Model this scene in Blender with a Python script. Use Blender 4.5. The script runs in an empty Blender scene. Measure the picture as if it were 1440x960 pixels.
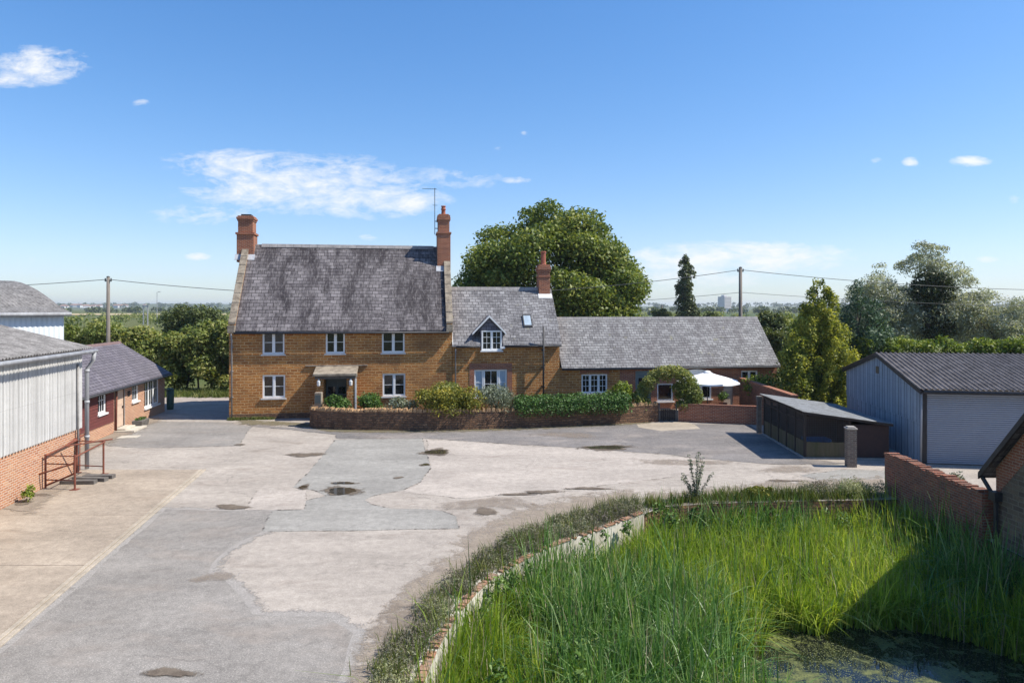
import bpy, math, random
import numpy as np
from mathutils import Vector, Matrix
from mathutils.geometry import tessellate_polygon

rng = np.random.default_rng(11)
random.seed(11)
sc = bpy.context.scene
COL = sc.collection
R = math.radians
F, H = 960.0, 6.1                       # survey constants: focal length in photo pixels, eye height in metres


def G(px, py, z=0.0):
    """point of the horizontal plane z seen along a sight line of the survey photo"""
    Y = F * (H - z) / (py - 432.0)
    return ((px - 720.0) / F * Y, Y, z)


# ------------------------------------------------------------------ scene helpers
def tag(o, label=None, cat=None, group=None, kind=None):
    if label: o['label'] = label
    if cat: o['category'] = cat
    if group: o['group'] = group
    if kind: o['kind'] = kind
    return o


def thing(name, label, cat, loc=(0, 0, 0), rz=0.0, group=None):
    o = bpy.data.objects.new(name, None)
    COL.objects.link(o)
    o.empty_display_size = 0.3
    o.location = loc
    o.rotation_euler = (0, 0, rz)
    return tag(o, label, cat, group)


def dup(root, loc, rz=0.0, scale=None, label=None, group=None):
    r = root.copy(); COL.objects.link(r)
    r.location = loc; r.rotation_euler = (0, 0, rz)
    if scale is not None: r.scale = scale if hasattr(scale, '__len__') else (scale,) * 3
    if label: r['label'] = label
    if group: r['group'] = group
    for ch in list(root.children):
        c = ch.copy(); COL.objects.link(c); c.parent = r
        for g in list(ch.children):
            d = g.copy(); COL.objects.link(d); d.parent = c
    return r


def set_uv(me):
    uv = me.uv_layers.new(name='UVMap')
    n_l = len(me.loops)
    out = np.zeros((n_l, 2), np.float32)
    vs = [v.co.copy() for v in me.vertices]
    up = Vector((0, 0, 1))
    for p in me.polygons:
        n = p.normal
        if abs(n.z) > 0.985 or n.length < 1e-6:
            t, b = Vector((1, 0, 0)), Vector((0, 1, 0))
        else:
            t = up.cross(n).normalized(); b = n.cross(t)
        for li in p.loop_indices:
            c = vs[me.loops[li].vertex_index]
            out[li] = (c.dot(t), c.dot(b))
    uv.data.foreach_set('uv', out.ravel())


class MB:
    """collects faces of one mesh object"""
    def __init__(self): self.v, self.f, self.m = [], [], []
    def quad(self, *pts, mi=0):
        b = len(self.v); self.v += [tuple(p) for p in pts]
        self.f.append(tuple(range(b, b + len(pts)))); self.m.append(mi); return self
    def box(self, x0, x1, y0, y1, z0, z1, mi=0):
        if x1 < x0: x0, x1 = x1, x0
        if y1 < y0: y0, y1 = y1, y0
        if z1 < z0: z0, z1 = z1, z0
        b = len(self.v)
        self.v += [(x0, y0, z0), (x1, y0, z0), (x1, y1, z0), (x0, y1, z0), (x0, y0, z1), (x1, y0, z1), (x1, y1, z1), (x0, y1, z1)]
        for q in ((0, 3, 2, 1), (4, 5, 6, 7), (0, 1, 5, 4), (1, 2, 6, 5), (2, 3, 7, 6), (3, 0, 4, 7)):
            self.f.append(tuple(b + i for i in q)); self.m.append(mi)
        return self
    def extrude(self, pts, vec, mi=0):
        """closed prism: polygon pts (3D) swept along vec"""
        n = len(pts); b = len(self.v); vec = Vector(vec)
        A = [Vector(p) for p in pts]
        nrm = Vector((0, 0, 0))
        for i in range(n):
            nrm += A[i].cross(A[(i + 1) % n])
        if nrm.dot(vec) > 0: A = A[::-1]
        self.v += [tuple(p) for p in A] + [tuple(p + vec) for p in A]
        self.f.append(tuple(range(b, b + n))); self.m.append(mi)
        self.f.append(tuple(range(b + 2 * n - 1, b + n - 1, -1))); self.m.append(mi)
        for i in range(n):
            j = (i + 1) % n
            self.f.append((b + j, b + i, b + n + i, b + n + j)); self.m.append(mi)
        return self
    def tube(self, path, r, n=8, mi=0, cap=True):
        path = [Vector(p) for p in path]
        rs = r if hasattr(r, '__len__') else [r] * len(path)
        rings = []
        ref = Vector((0.13, 0.27, 0.95)).normalized()
        for i, p in enumerate(path):
            d = (path[min(i + 1, len(path) - 1)] - path[max(i - 1, 0)]).normalized()
            a = d.cross(ref)
            if a.length < 0.05: a = d.cross(Vector((1, 0, 0)))
            a.normalize(); c = d.cross(a)
            b = len(self.v)
            for k in range(n):
                t = 2 * math.pi * k / n
                self.v.append(tuple(p + (a * math.cos(t) + c * math.sin(t)) * rs[i]))
            rings.append(b)
        for i in range(len(rings) - 1):
            for k in range(n):
                k2 = (k + 1) % n
                self.f.append((rings[i] + k, rings[i] + k2, rings[i + 1] + k2, rings[i + 1] + k)); self.m.append(mi)
        if cap:
            self.f.append(tuple(rings[0] + k for k in range(n - 1, -1, -1))); self.m.append(mi)
            self.f.append(tuple(rings[-1] + k for k in range(n))); self.m.append(mi)
        return self
    def lathe(self, prof, cx=0, cy=0, n=16, mi=0):
        return self.tube([(cx, cy, z) for r, z in prof], [max(r, 0.002) for r, z in prof], n, mi)
    def corr(self, o, a, b, pitch=0.15, amp=0.025, per=6, rows=1, sag=0.0, mi=0):
        """corrugated sheet: a = across the waves, b = along them; wave displaced along a x b"""
        o, a, b = Vector(o), Vector(a), Vector(b)
        nrm = a.cross(b).normalized()
        L = a.length; n = max(2, int(L / pitch * per))
        base = len(self.v)
        for j in range(rows + 1):
            for i in range(n + 1):
                d = L * i / n
                off = amp * math.sin(2 * math.pi * d / pitch)
                self.v.append(tuple(o + a * (i / n) + b * (j / rows) + nrm * off))
        for j in range(rows):
            for i in range(n):
                p = base + j * (n + 1) + i
                self.f.append((p, p + 1, p + n + 2, p + n + 1)); self.m.append(mi)
        return self
    def build(self, name, mats, parent=None, loc=None, rz=None, smooth=False, bevel=0.0, label=None):
        me = bpy.data.meshes.new(name)
        me.from_pydata(self.v, [], self.f)
        if not isinstance(mats, (list, tuple)): mats = [mats]
        for m in mats: me.materials.append(m)
        if len(mats) > 1: me.polygons.foreach_set('material_index', self.m)
        if smooth: me.polygons.foreach_set('use_smooth', [True] * len(me.polygons))
        me.update()
        set_uv(me)
        o = bpy.data.objects.new(name, me)
        COL.objects.link(o)
        if parent: o.parent = parent
        if loc is not None: o.location = loc
        if rz is not None: o.rotation_euler = (0, 0, rz)
        if bevel > 0:
            bm = o.modifiers.new('bevel', 'BEVEL'); bm.width = bevel; bm.segments = 2; bm.limit_method = 'ANGLE'; bm.angle_limit = R(40)
        if label: o['label'] = label
        return o


def npmesh(name, verts, faces, mat, parent=None, tint=None, loc=None, smooth=False):
    """mesh object from numpy arrays; tint = one value per vertex"""
    me = bpy.data.meshes.new(name)
    nv, nf = len(verts), len(faces); k = faces.shape[1]
    me.vertices.add(nv); me.vertices.foreach_set('co', np.ascontiguousarray(verts, np.float32).ravel())
    me.loops.add(nf * k); me.loops.foreach_set('vertex_index', np.ascontiguousarray(faces, np.int32).ravel())
    me.polygons.add(nf)
    me.polygons.foreach_set('loop_start', np.arange(0, nf * k, k, dtype=np.int32))
    try: me.polygons.foreach_set('loop_total', np.full(nf, k, np.int32))
    except Exception: pass
    if smooth: me.polygons.foreach_set('use_smooth', np.ones(nf, bool))
    me.update(calc_edges=True)
    if tint is not None:
        at = me.attributes.new('tint', 'FLOAT', 'POINT')
        at.data.foreach_set('value', np.ascontiguousarray(tint, np.float32))
    me.materials.append(mat)
    me.validate()
    o = bpy.data.objects.new(name, me); COL.objects.link(o)
    if parent: o.parent = parent
    if loc is not None: o.location = loc
    return o


# ------------------------------------------------------------------ materials
class NT:
    def __init__(self, name):
        self.mat = bpy.data.materials.new(name); self.mat.use_nodes = True
        self.t = self.mat.node_tree
        self.bsdf = self.t.nodes['Principled BSDF']; self.out = self.t.nodes['Material Output']
    def n(self, typ, **kw):
        nd = self.t.nodes.new('ShaderNode' + typ)
        for k, v in kw.items():
            if k.startswith('i_'):
                key = k[2:]
                key = int(key) if key.isdigit() else key.replace('_', ' ')
                self.put(nd.inputs[key], v)
            else: setattr(nd, k, v)
        return nd
    def put(self, sock, v):
        if isinstance(v, bpy.types.NodeSocket): self.t.links.new(v, sock)
        elif isinstance(v, (tuple, list)) and sock.type == 'RGBA' and len(v) == 3: sock.default_value = (*v, 1)
        else: sock.default_value = v
    def noise(self, vec, scale, detail=4, rough=0.6, dist=0.0, out='Fac'):
        nd = self.n('TexNoise', i_Scale=scale, i_Detail=detail, i_Roughness=rough, i_Distortion=dist)
        if vec is not None: self.put(nd.inputs['Vector'], vec)
        return nd.outputs[out]
    def ramp(self, fac, stops, interp='LINEAR'):
        nd = self.n('ValToRGB'); cr = nd.color_ramp; cr.interpolation = interp
        while len(cr.elements) < len(stops): cr.elements.new(0.5)
        for e, (p, c) in zip(cr.elements, stops):
            e.position = p; e.color = (*c, 1) if hasattr(c, '__len__') else (c, c, c, 1)
        self.put(nd.inputs[0], fac)
        return nd.outputs[0]
    def mix(self, fac, a, b, mode='MIX'):
        nd = self.n('Mix', data_type='RGBA', blend_type=mode, clamp_factor=True)
        self.put(nd.inputs[0], fac); self.put(nd.inputs[6], a); self.put(nd.inputs[7], b)
        return nd.outputs[2]
    def math(self, op, a, b=0.0, c=None, clamp=False):
        nd = self.n('Math', operation=op, use_clamp=clamp)
        self.put(nd.inputs[0], a); self.put(nd.inputs[1], b)
        if c is not None: self.put(nd.inputs[2], c)
        return nd.outputs[0]
    def vscale(self, vec, s, loc=(0, 0, 0)):
        nd = self.n('Mapping'); self.put(nd.inputs['Vector'], vec)
        nd.inputs['Scale'].default_value = s; nd.inputs['Location'].default_value = loc
        return nd.outputs[0]
    def bump(self, h, strength=0.5, dist=0.02):
        nd = self.n('Bump', i_Strength=strength, i_Distance=dist); self.put(nd.inputs['Height'], h)
        self.t.links.new(nd.outputs[0], self.bsdf.inputs['Normal']); return nd
    def set(self, **kw):
        for k, v in kw.items(): self.put(self.bsdf.inputs[k.replace('_', ' ')], v)
        return self.mat
    @property
    def uv(self): return self.n('UVMap').outputs[0]
    @property
    def obj(self): return self.n('TexCoord').outputs['Object']
    @property
    def pos(self): return self.n('NewGeometry').outputs['Position']


def masonry(name, c1, c2, mortar, bw, bh, ms, third=None, stain=None, warp=0.02, bump=0.7, bdist=0.03, rough=0.92, stain_amt=0.5, stain_scale=0.35, bias=0.0, grain=0.35):
    m = NT(name); uv = m.uv
    w = m.noise(uv, 2.2, 3, 0.6, out='Color')
    sub = m.n('VectorMath', operation='SUBTRACT'); m.put(sub.inputs[0], w); sub.inputs[1].default_value = (0.5, 0.5, 0.5)
    ma = m.n('VectorMath', operation='MULTIPLY_ADD'); m.put(ma.inputs[0], sub.outputs[0]); ma.inputs[1].default_value = (warp * 2.5, warp * 1.6, 0); m.put(ma.inputs[2], uv)
    v = ma.outputs[0]
    br = m.n('TexBrick', offset=0.5, squash=1.0, i_Scale=1.0, i_Mortar_Size=ms, i_Mortar_Smooth=0.25, i_Bias=bias, i_Brick_Width=bw, i_Row_Height=bh)
    m.put(br.inputs['Vector'], v); m.put(br.inputs['Color1'], c1); m.put(br.inputs['Color2'], c2); m.put(br.inputs['Mortar'], mortar)
    col = br.outputs['Color']
    if third:
        # a second brick pattern of the same courses picks odd blocks of another colour
        b2 = m.n('TexBrick', offset=0.5, i_Scale=1.0, i_Mortar_Size=0.0, i_Bias=-0.35, i_Brick_Width=bw, i_Row_Height=bh)
        m.put(b2.inputs['Vector'], m.vscale(v, (1, 1, 1), (bw * 7, bh * 4, 0)))
        m.put(b2.inputs['Color1'], (0, 0, 0)); m.put(b2.inputs['Color2'], (1, 1, 1))
        f = m.ramp(b2.outputs['Color'], [(0.55, 0), (0.8, 0.85)])
        f = m.math('MULTIPLY', f, m.math('SUBTRACT', 1.0, br.outputs['Fac'], clamp=True))
        col = m.mix(f, col, third)
    if stain:
        s = m.ramp(m.noise(uv, stain_scale, 5, 0.65), [(0.42, 0), (0.68, 1)])
        col = m.mix(m.math('MULTIPLY', s, stain_amt), col, stain)
    g = m.ramp(m.noise(uv, 22, 5, 0.7), [(0.25, 1 - grain), (0.75, 1 + grain * 0.4)])
    col = m.mix(1.0, col, g, 'MULTIPLY')
    h = m.math('SUBTRACT', m.noise(uv, 16, 4, 0.65), m.math('MULTIPLY', br.outputs['Fac'], 0.9))
    m.bump(h, bump, bdist)
    return m.set(Base_Color=col, Roughness=rough, Specular_IOR_Level=0.2)


def slate(name, c1, c2, bw=0.32, bh=0.2, streak=(0.05, 0.048, 0.055), pale=(0.36, 0.35, 0.35), lichen=None, amt=0.6):
    m = NT(name); uv = m.uv
    br = m.n('TexBrick', offset=0.5, i_Scale=1.0, i_Mortar_Size=0.014, i_Mortar_Smooth=0.1, i_Bias=0.0, i_Brick_Width=bw, i_Row_Height=bh)
    m.put(br.inputs['Vector'], uv); m.put(br.inputs['Color1'], c1); m.put(br.inputs['Color2'], c2)
    m.put(br.inputs['Mortar'], tuple(0.25 * x for x in c1))
    col = br.outputs['Color']
    st = m.ramp(m.noise(m.vscale(uv, (1.1, 0.30, 1)), 0.8, 6, 0.68, 0.4), [(0.42, 0), (0.60, 1)])
    col = m.mix(m.math('MULTIPLY', st, amt), col, streak)
    fine = m.ramp(m.noise(m.vscale(uv, (9, 1.6, 1)), 1.3, 4, 0.75), [(0.5, 0), (0.72, 1)])
    col = m.mix(m.math('MULTIPLY', fine, 0.55), col, pale)
    if lichen:
        l = m.ramp(m.noise(uv, 1.6, 5, 0.7, 0.3), [(0.62, 0), (0.72, 1)])
        col = m.mix(m.math('MULTIPLY', l, 0.5), col, lichen)
    col = m.mix(1.0, col, m.ramp(m.noise(uv, 26, 4, 0.7), [(0.25, 0.65), (0.75, 1.15)]), 'MULTIPLY')
    sx = m.n('SeparateXYZ'); m.put(sx.inputs[0], uv)
    saw = m.math('SUBTRACT', 1.0, m.math('FRACT', m.math('DIVIDE', sx.outputs[1], bh)))
    h = m.math('ADD', m.math('MULTIPLY', saw, 0.7), m.math('MULTIPLY', m.noise(uv, 9, 3, 0.6), 0.7))
    h = m.math('SUBTRACT', h, m.math('MULTIPLY', br.outputs['Fac'], 0.8))
    m.bump(h, 0.8, 0.03)
    return m.set(Base_Color=col, Roughness=0.72, Specular_IOR_Level=0.35)


def sheeting(name, c, dirt, pitch, phase, amt=.55):  # dirt is the dark tone of the painted groove shade and laps
    """painted corrugated sheet: groove shade is put into the colour of the valleys, with grime streaks and fixing marks"""
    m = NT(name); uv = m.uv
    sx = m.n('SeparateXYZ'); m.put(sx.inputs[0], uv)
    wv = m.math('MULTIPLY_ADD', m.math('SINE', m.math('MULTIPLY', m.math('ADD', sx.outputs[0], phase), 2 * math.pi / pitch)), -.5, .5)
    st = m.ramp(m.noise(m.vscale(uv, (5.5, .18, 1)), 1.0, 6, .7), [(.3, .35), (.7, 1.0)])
    col = m.mix(m.math('MULTIPLY', m.math('MULTIPLY', wv, st), amt), c, dirt)  # groove shade painted into the valleys, in step with the corrugation
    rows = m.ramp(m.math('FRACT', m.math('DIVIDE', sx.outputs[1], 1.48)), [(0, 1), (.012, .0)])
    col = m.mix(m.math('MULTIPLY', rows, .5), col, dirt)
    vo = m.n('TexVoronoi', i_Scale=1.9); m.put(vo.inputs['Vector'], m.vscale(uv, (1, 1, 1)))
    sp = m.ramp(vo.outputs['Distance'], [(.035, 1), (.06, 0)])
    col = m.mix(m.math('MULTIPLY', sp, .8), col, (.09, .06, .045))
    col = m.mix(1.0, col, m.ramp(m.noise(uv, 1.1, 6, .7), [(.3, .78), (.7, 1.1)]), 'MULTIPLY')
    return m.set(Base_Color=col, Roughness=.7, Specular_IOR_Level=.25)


def plain(name, c, c2=None, rough=0.7, scale=3.0, metal=0.0, spec=0.4, bump=0.15, streaky=False, fine=0.2):
    m = NT(name); p = m.obj
    if c2 is None: c2 = tuple(x * 0.7 for x in c)
    v = m.vscale(p, (1, 1, 0.12)) if streaky else p
    f = m.ramp(m.noise(v, scale, 6, 0.68), [(0.35, 0), (0.68, 1)])
    col = m.mix(f, c, c2)
    col = m.mix(1.0, col, m.ramp(m.noise(p, scale * 11, 4, 0.7), [(0.25, 1 - fine), (0.75, 1 + fine * 0.4)]), 'MULTIPLY')
    if bump: m.bump(m.noise(p, scale * 8, 4, 0.7), bump, 0.01)
    return m.set(Base_Color=col, Roughness=rough, Metallic=metal, Specular_IOR_Level=spec)


def tarmac(name, ca, cb, stone=(0.5, 0.47, 0.44), crack=0.5, crack_scale=0.5, rough=0.93, dirt=None, big=0.35, speck=0.5, dirt_lim=(0.56, 0.72)):
    m = NT(name); p = m.pos
    col = m.mix(m.ramp(m.noise(p, big, 6, 0.62, 0.3), [(0.33, 0), (0.66, 1)]), ca, cb)
    sp = m.ramp(m.noise(p, 38, 3, 0.8), [(0.5, 0), (0.66, 1)])
    col = m.mix(m.math('MULTIPLY', sp, speck), col, stone)
    dk = m.ramp(m.noise(m.vscale(p, (1, 1, 1), (7, 3, 0)), 30, 3, 0.8), [(0.52, 0), (0.68, 1)])
    col = m.mix(m.math('MULTIPLY', dk, speck * 0.8), col, tuple(x * 0.42 for x in ca))
    if dirt:
        d = m.ramp(m.noise(m.vscale(p, (0.7, 1.5, 1), (3, 9, 0)), 0.55, 7, 0.68, 0.6), [(dirt_lim[0], 0), (dirt_lim[1], 1)])
        col = m.mix(m.math('MULTIPLY', d, 0.6), col, dirt)
    col = m.mix(1.0, col, m.ramp(m.noise(p, 4, 9, 0.82), [(0.25, 0.62), (0.75, 1.22)]), 'MULTIPLY')
    col = m.mix(1.0, col, m.ramp(m.noise(m.vscale(p, (.35, 1.0, 1)), 0.7, 6, 0.7, .4), [(0.3, 0.80), (0.7, 1.12)]), 'MULTIPLY')
    if crack > 0:
        wv = m.noise(p, 1.3, 4, 0.65, out='Color')
        ma = m.n('VectorMath', operation='MULTIPLY_ADD'); m.put(ma.inputs[0], wv); ma.inputs[1].default_value = (0.9, 0.9, 0.9); m.put(ma.inputs[2], p)
        vo = m.n('TexVoronoi', feature='DISTANCE_TO_EDGE', i_Scale=crack_scale); m.put(vo.inputs['Vector'], ma.outputs[0])
        c = m.ramp(vo.outputs['Distance'], [(0.0, 1), (0.008, 0)])
        gate = m.ramp(m.noise(p, 0.3, 3, 0.5), [(0.46, 0), (0.58, 1)])
        c = m.math('MULTIPLY', m.math('MULTIPLY', c, gate), crack)
        col = m.mix(c, col, (0.045, 0.042, 0.038))
    m.bump(m.noise(p, 45, 3, 0.8), 0.45, 0.012)
    return m.set(Base_Color=col, Roughness=rough, Specular_IOR_Level=0.15)


def leafmat(name, dark, mid, light, trans=0.3, rough=0.5, spec=0.3):
    m = NT(name)
    at = m.n('Attribute', attribute_name='tint')
    col = m.ramp(at.outputs['Fac'], [(0.0, dark), (0.55, mid), (1.0, light)])
    m.set(Base_Color=col, Roughness=rough, Specular_IOR_Level=spec)
    tr = m.n('BsdfTranslucent'); m.put(tr.inputs['Color'], m.mix(1.0, col, (1.0, 1.0, 0.45), 'MULTIPLY'))
    mx = m.n('MixShader'); mx.inputs[0].default_value = trans
    m.t.links.new(m.bsdf.outputs[0], mx.inputs[1]); m.t.links.new(tr.outputs[0], mx.inputs[2])
    m.t.links.new(mx.outputs[0], m.out.inputs['Surface'])
    return m.mat


def glassmat(name, c=(0.006, 0.008, 0.011), c2=(0.022, 0.024, 0.027), rough=0.05):
    m = NT(name)
    col = m.mix(m.ramp(m.noise(m.obj, 2.3, 3, 0.5), [(0.45, 0), (0.7, 1)]), c, c2)
    m.bump(m.noise(m.obj, 1.5, 2, 0.5), 0.05, 0.02)
    return m.set(Base_Color=col, Roughness=rough, Specular_IOR_Level=0.6)


M = {}
M['ironstone'] = masonry('ironstone', (0.64, 0.29, 0.085), (0.43, 0.17, 0.052), (0.78, 0.54, 0.27), 0.40, 0.15, 0.017, third=(0.20, 0.085, 0.035), stain=(0.24, 0.125, 0.06), warp=0.075, bump=1.0, bdist=0.06, stain_amt=0.65, stain_scale=0.8, grain=.5)
M['red_brick'] = masonry('red_brick', (0.44, 0.15, 0.075), (0.27, 0.085, 0.05), (0.48, 0.35, 0.25), 0.225, 0.075, 0.010, third=(0.15, 0.055, 0.04), stain=(0.20, 0.10, 0.065), warp=0.008, bump=0.6, bdist=0.02, stain_amt=0.5)
M['orange_brick'] = masonry('orange_brick', (0.52, 0.225, 0.11), (0.36, 0.135, 0.07), (0.60, 0.50, 0.40), 0.23, 0.078, 0.012, third=(0.62, 0.44, 0.28), stain=(0.50, 0.33, 0.21), warp=0.005, bump=0.5, bdist=0.02, stain_amt=0.5, stain_scale=0.8)
M['rubble'] = masonry('rubble', (0.42, 0.235, 0.13), (0.20, 0.105, 0.065), (0.17, 0.12, 0.085), 0.30, 0.115, 0.02, third=(0.50, 0.36, 0.24), stain=(0.075, 0.055, 0.045), warp=0.10, bump=1.0, bdist=0.09, stain_amt=0.65, stain_scale=1.1)
M['rubble_coping'] = plain('rubble_coping', (0.50, 0.32, 0.165), (0.26, 0.16, 0.09), 0.95, 5, bump=0.5)
M['barn_stone'] = masonry('barn_stone', (0.33, 0.235, 0.145), (0.17, 0.115, 0.078), (0.32, 0.26, 0.19), 0.36, 0.13, 0.018, third=(0.30, 0.15, 0.08), stain=(0.12, 0.10, 0.08), warp=0.04, bump=1.0, bdist=0.05, stain_amt=0.6)
M['slate_dark'] = slate('slate_dark', (0.098, 0.086, 0.09), (0.235, 0.212, 0.215), 0.36, 0.235, streak=(0.036, 0.029, 0.032), pale=(0.37, 0.34, 0.33), amt=1.0)
M['slate_grey'] = slate('slate_grey', (0.125, 0.122, 0.128), (0.29, 0.285, 0.29), 0.34, 0.22, streak=(0.07, 0.065, 0.07), pale=(0.42, 0.41, 0.41), lichen=(0.24, 0.23, 0.13), amt=0.55)
M['slate_blue'] = slate('slate_blue', (0.138, 0.136, 0.138), (0.30, 0.296, 0.294), 0.32, 0.2, streak=(0.085, 0.075, 0.08), pale=(0.42, 0.415, 0.41), lichen=(0.26, 0.25, 0.13), amt=0.6)
M['slate_purple'] = slate('slate_purple', (0.13, 0.115, 0.135), (0.20, 0.18, 0.20), 0.3, 0.2, streak=(0.075, 0.066, 0.07), pale=(0.27, 0.25, 0.27), amt=0.5)
M['coping'] = plain('coping', (0.40, 0.34, 0.26), (0.17, 0.135, 0.10), 0.95, 3, bump=0.6, fine=.5)
M['ridge_tile'] = plain('ridge_tile', (0.33, 0.31, 0.30), (0.2, 0.19, 0.19), 0.9, 4, bump=0.3)
M['lead'] = plain('lead', (0.50, 0.51, 0.53), (0.34, 0.35, 0.37), 0.6, 4)
M['white'] = plain('white', (0.80, 0.80, 0.79), (0.72, 0.72, 0.70), 0.45, 5, bump=0.05, fine=0.06)
M['offwhite'] = plain('offwhite', (0.72, 0.72, 0.70), (0.55, 0.55, 0.53), 0.6, 3, bump=0.1)
M['glass'] = glassmat('glass')
M['blind'] = plain('blind', (0.42, 0.50, 0.56), (0.30, 0.37, 0.43), 0.25, 4, bump=0.0, fine=0.1, streaky=True)
M['curtain'] = plain('curtain', (0.55, 0.54, 0.50), (0.3, 0.3, 0.3), 0.4, 9, bump=0.0, fine=0.2)
M['black'] = plain('black', (0.022, 0.022, 0.024), (0.04, 0.04, 0.042), 0.5, 5)
M['gutter_grey'] = plain('gutter_grey', (0.42, 0.43, 0.44), (0.26, 0.26, 0.27), 0.6, 5, streaky=True)
M['pipe_grey'] = plain('pipe_grey', (0.30, 0.29, 0.28), (0.2, 0.19, 0.18), 0.6, 5)
M['door_green'] = plain('door_green', (0.075, 0.095, 0.095), (0.06, 0.075, 0.075), 0.5, 5, bump=0.05)
M['door_sage'] = plain('door_sage', (0.16, 0.20, 0.20), (0.13, 0.165, 0.165), 0.5, 5, bump=0.05)
M['door_beige'] = plain('door_beige', (0.62, 0.47, 0.36), (0.55, 0.41, 0.31), 0.5, 4, bump=0.05)
M['boarding'] = plain('boarding', (0.16, 0.048, 0.042), (0.11, 0.034, 0.032), 0.6, 6, streaky=False)
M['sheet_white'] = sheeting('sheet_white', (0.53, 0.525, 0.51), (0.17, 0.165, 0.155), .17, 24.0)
M['sheet_pale'] = plain('sheet_pale', (0.76, 0.80, 0.80), (0.66, 0.70, 0.71), 0.5, 1.0, streaky=True, fine=0.08)
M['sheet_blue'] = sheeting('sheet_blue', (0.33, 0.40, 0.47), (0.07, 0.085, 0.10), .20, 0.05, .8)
M['asbestos'] = plain('asbestos', (0.36, 0.34, 0.32), (0.15, 0.14, 0.13), 0.95, 2.6, bump=0.5, fine=0.6)
M['asbestos_dark'] = plain('asbestos_dark', (0.22, 0.195, 0.185), (0.085, 0.075, 0.072), 0.95, 2.4, bump=0.5, fine=0.6)
M['kennel_roof'] = plain('kennel_roof', (0.26, 0.275, 0.285), (0.12, 0.122, 0.12), 0.8, 3.0, bump=0.4, fine=.4)
M['roller'] = plain('roller', (0.33, 0.36, 0.41), (0.29, 0.32, 0.37), 0.55, 0.8, fine=0.1)
M['dark_wood'] = plain('dark_wood', (0.050, 0.038, 0.032), (0.028, 0.022, 0.02), 0.85, 4, bump=0.3)
M['brown_board'] = plain('brown_board', (0.062, 0.032, 0.026), (0.04, 0.022, 0.02), 0.75, 4, bump=0.2)
M['mossy_wood'] = plain('mossy_wood', (0.15, 0.115, 0.075), (0.07, 0.075, 0.03), 0.9, 3.5, bump=0.4, streaky=True)
M['grey_wood'] = plain('grey_wood', (0.17, 0.155, 0.14), (0.09, 0.08, 0.07), 0.9, 4, bump=0.4)
M['pole_wood'] = plain('pole_wood', (0.25, 0.22, 0.19), (0.13, 0.11, 0.09), 0.9, 3, bump=0.3, streaky=True)
M['rust'] = plain('rust', (0.24, 0.075, 0.045), (0.12, 0.045, 0.03), 0.85, 9, bump=0.3)
M['iron_wire'] = plain('iron_wire', (0.10, 0.105, 0.10), (0.06, 0.06, 0.06), 0.7, 9, bump=0)
M['terracotta'] = plain('terracotta', (0.40, 0.13, 0.075), (0.27, 0.085, 0.055), 0.8, 5, bump=0.2)
M['concrete'] = plain('concrete', (0.42, 0.39, 0.35), (0.28, 0.26, 0.23), 0.92, 3, bump=0.3, fine=0.3)
M['pale_stone'] = plain('pale_stone', (0.60, 0.55, 0.46), (0.42, 0.38, 0.31), 0.92, 3, bump=0.3, fine=0.25)
M['lime_wash'] = plain('lime_wash', (0.70, 0.66, 0.58), (0.40, 0.36, 0.29), 0.92, 3.0, bump=0.5, fine=0.3, streaky=True)
M['parasol'] = plain('parasol', (0.80, 0.80, 0.78), (0.76, 0.76, 0.74), 0.8, 2, bump=0.05, fine=0.04)
M['blue_plastic'] = plain('blue_plastic', (0.05, 0.16, 0.34), (0.04, 0.12, 0.26), 0.4, 3, bump=0)
M['butt_green'] = plain('butt_green', (0.05, 0.11, 0.09), (0.035, 0.08, 0.065), 0.5, 3, bump=0.05)
M['bark'] = plain('bark', (0.11, 0.085, 0.06), (0.06, 0.045, 0.035), 0.95, 5, bump=0.6)
M['soil'] = plain('soil', (0.10, 0.075, 0.05), (0.06, 0.06, 0.03), 0.95, 2, bump=0.6, fine=0.4)
M['tower_wall'] = plain('tower_wall', (0.52, 0.50, 0.50), (0.46, 0.44, 0.44), 0.8, 0.02, bump=0)
M['far_white'] = plain('far_white', (0.62, 0.63, 0.64), (0.5, 0.5, 0.5), 0.8, 0.02, bump=0)
M['far_brick'] = plain('far_brick', (0.33, 0.2, 0.15), (0.28, 0.17, 0.13), 0.8, 0.02, bump=0)

# ground surfaces
M['yard'] = tarmac('yard_surface', (0.415, 0.366, 0.313), (0.345, 0.304, 0.26), stone=(0.62, 0.555, 0.48), crack=0.4, crack_scale=0.22, dirt=(0.22, 0.175, 0.14), speck=0.7)
M['yard_light'] = tarmac('yard_light_surface', (0.455, 0.40, 0.345), (0.395, 0.347, 0.30), stone=(0.62, 0.56, 0.49), crack=0.25, crack_scale=0.25, dirt=(0.30, 0.24, 0.20), speck=0.65, dirt_lim=(0.58, 0.75))
M['asphalt_grey'] = tarmac('grey_asphalt', (0.295, 0.272, 0.243), (0.22, 0.204, 0.184), stone=(0.50, 0.46, 0.41), crack=0.25, crack_scale=0.2, speck=0.75, dirt=(0.32, 0.27, 0.225), dirt_lim=(.5, .72))
M['asphalt_pale'] = tarmac('pale_asphalt', (0.335, 0.318, 0.285), (0.282, 0.268, 0.24), stone=(0.47, 0.45, 0.41), crack=0.25, crack_scale=0.35, speck=0.5, dirt=(0.21, 0.20, 0.18), dirt_lim=(0.6, 0.75))
M['asphalt_dark'] = tarmac('worn_dark_asphalt', (0.225, 0.208, 0.195), (0.155, 0.145, 0.138), stone=(0.42, 0.38, 0.35), crack=0.8, crack_scale=0.6, speck=0.75, dirt=(0.33, 0.285, 0.245), dirt_lim=(0.5, 0.66))
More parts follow.
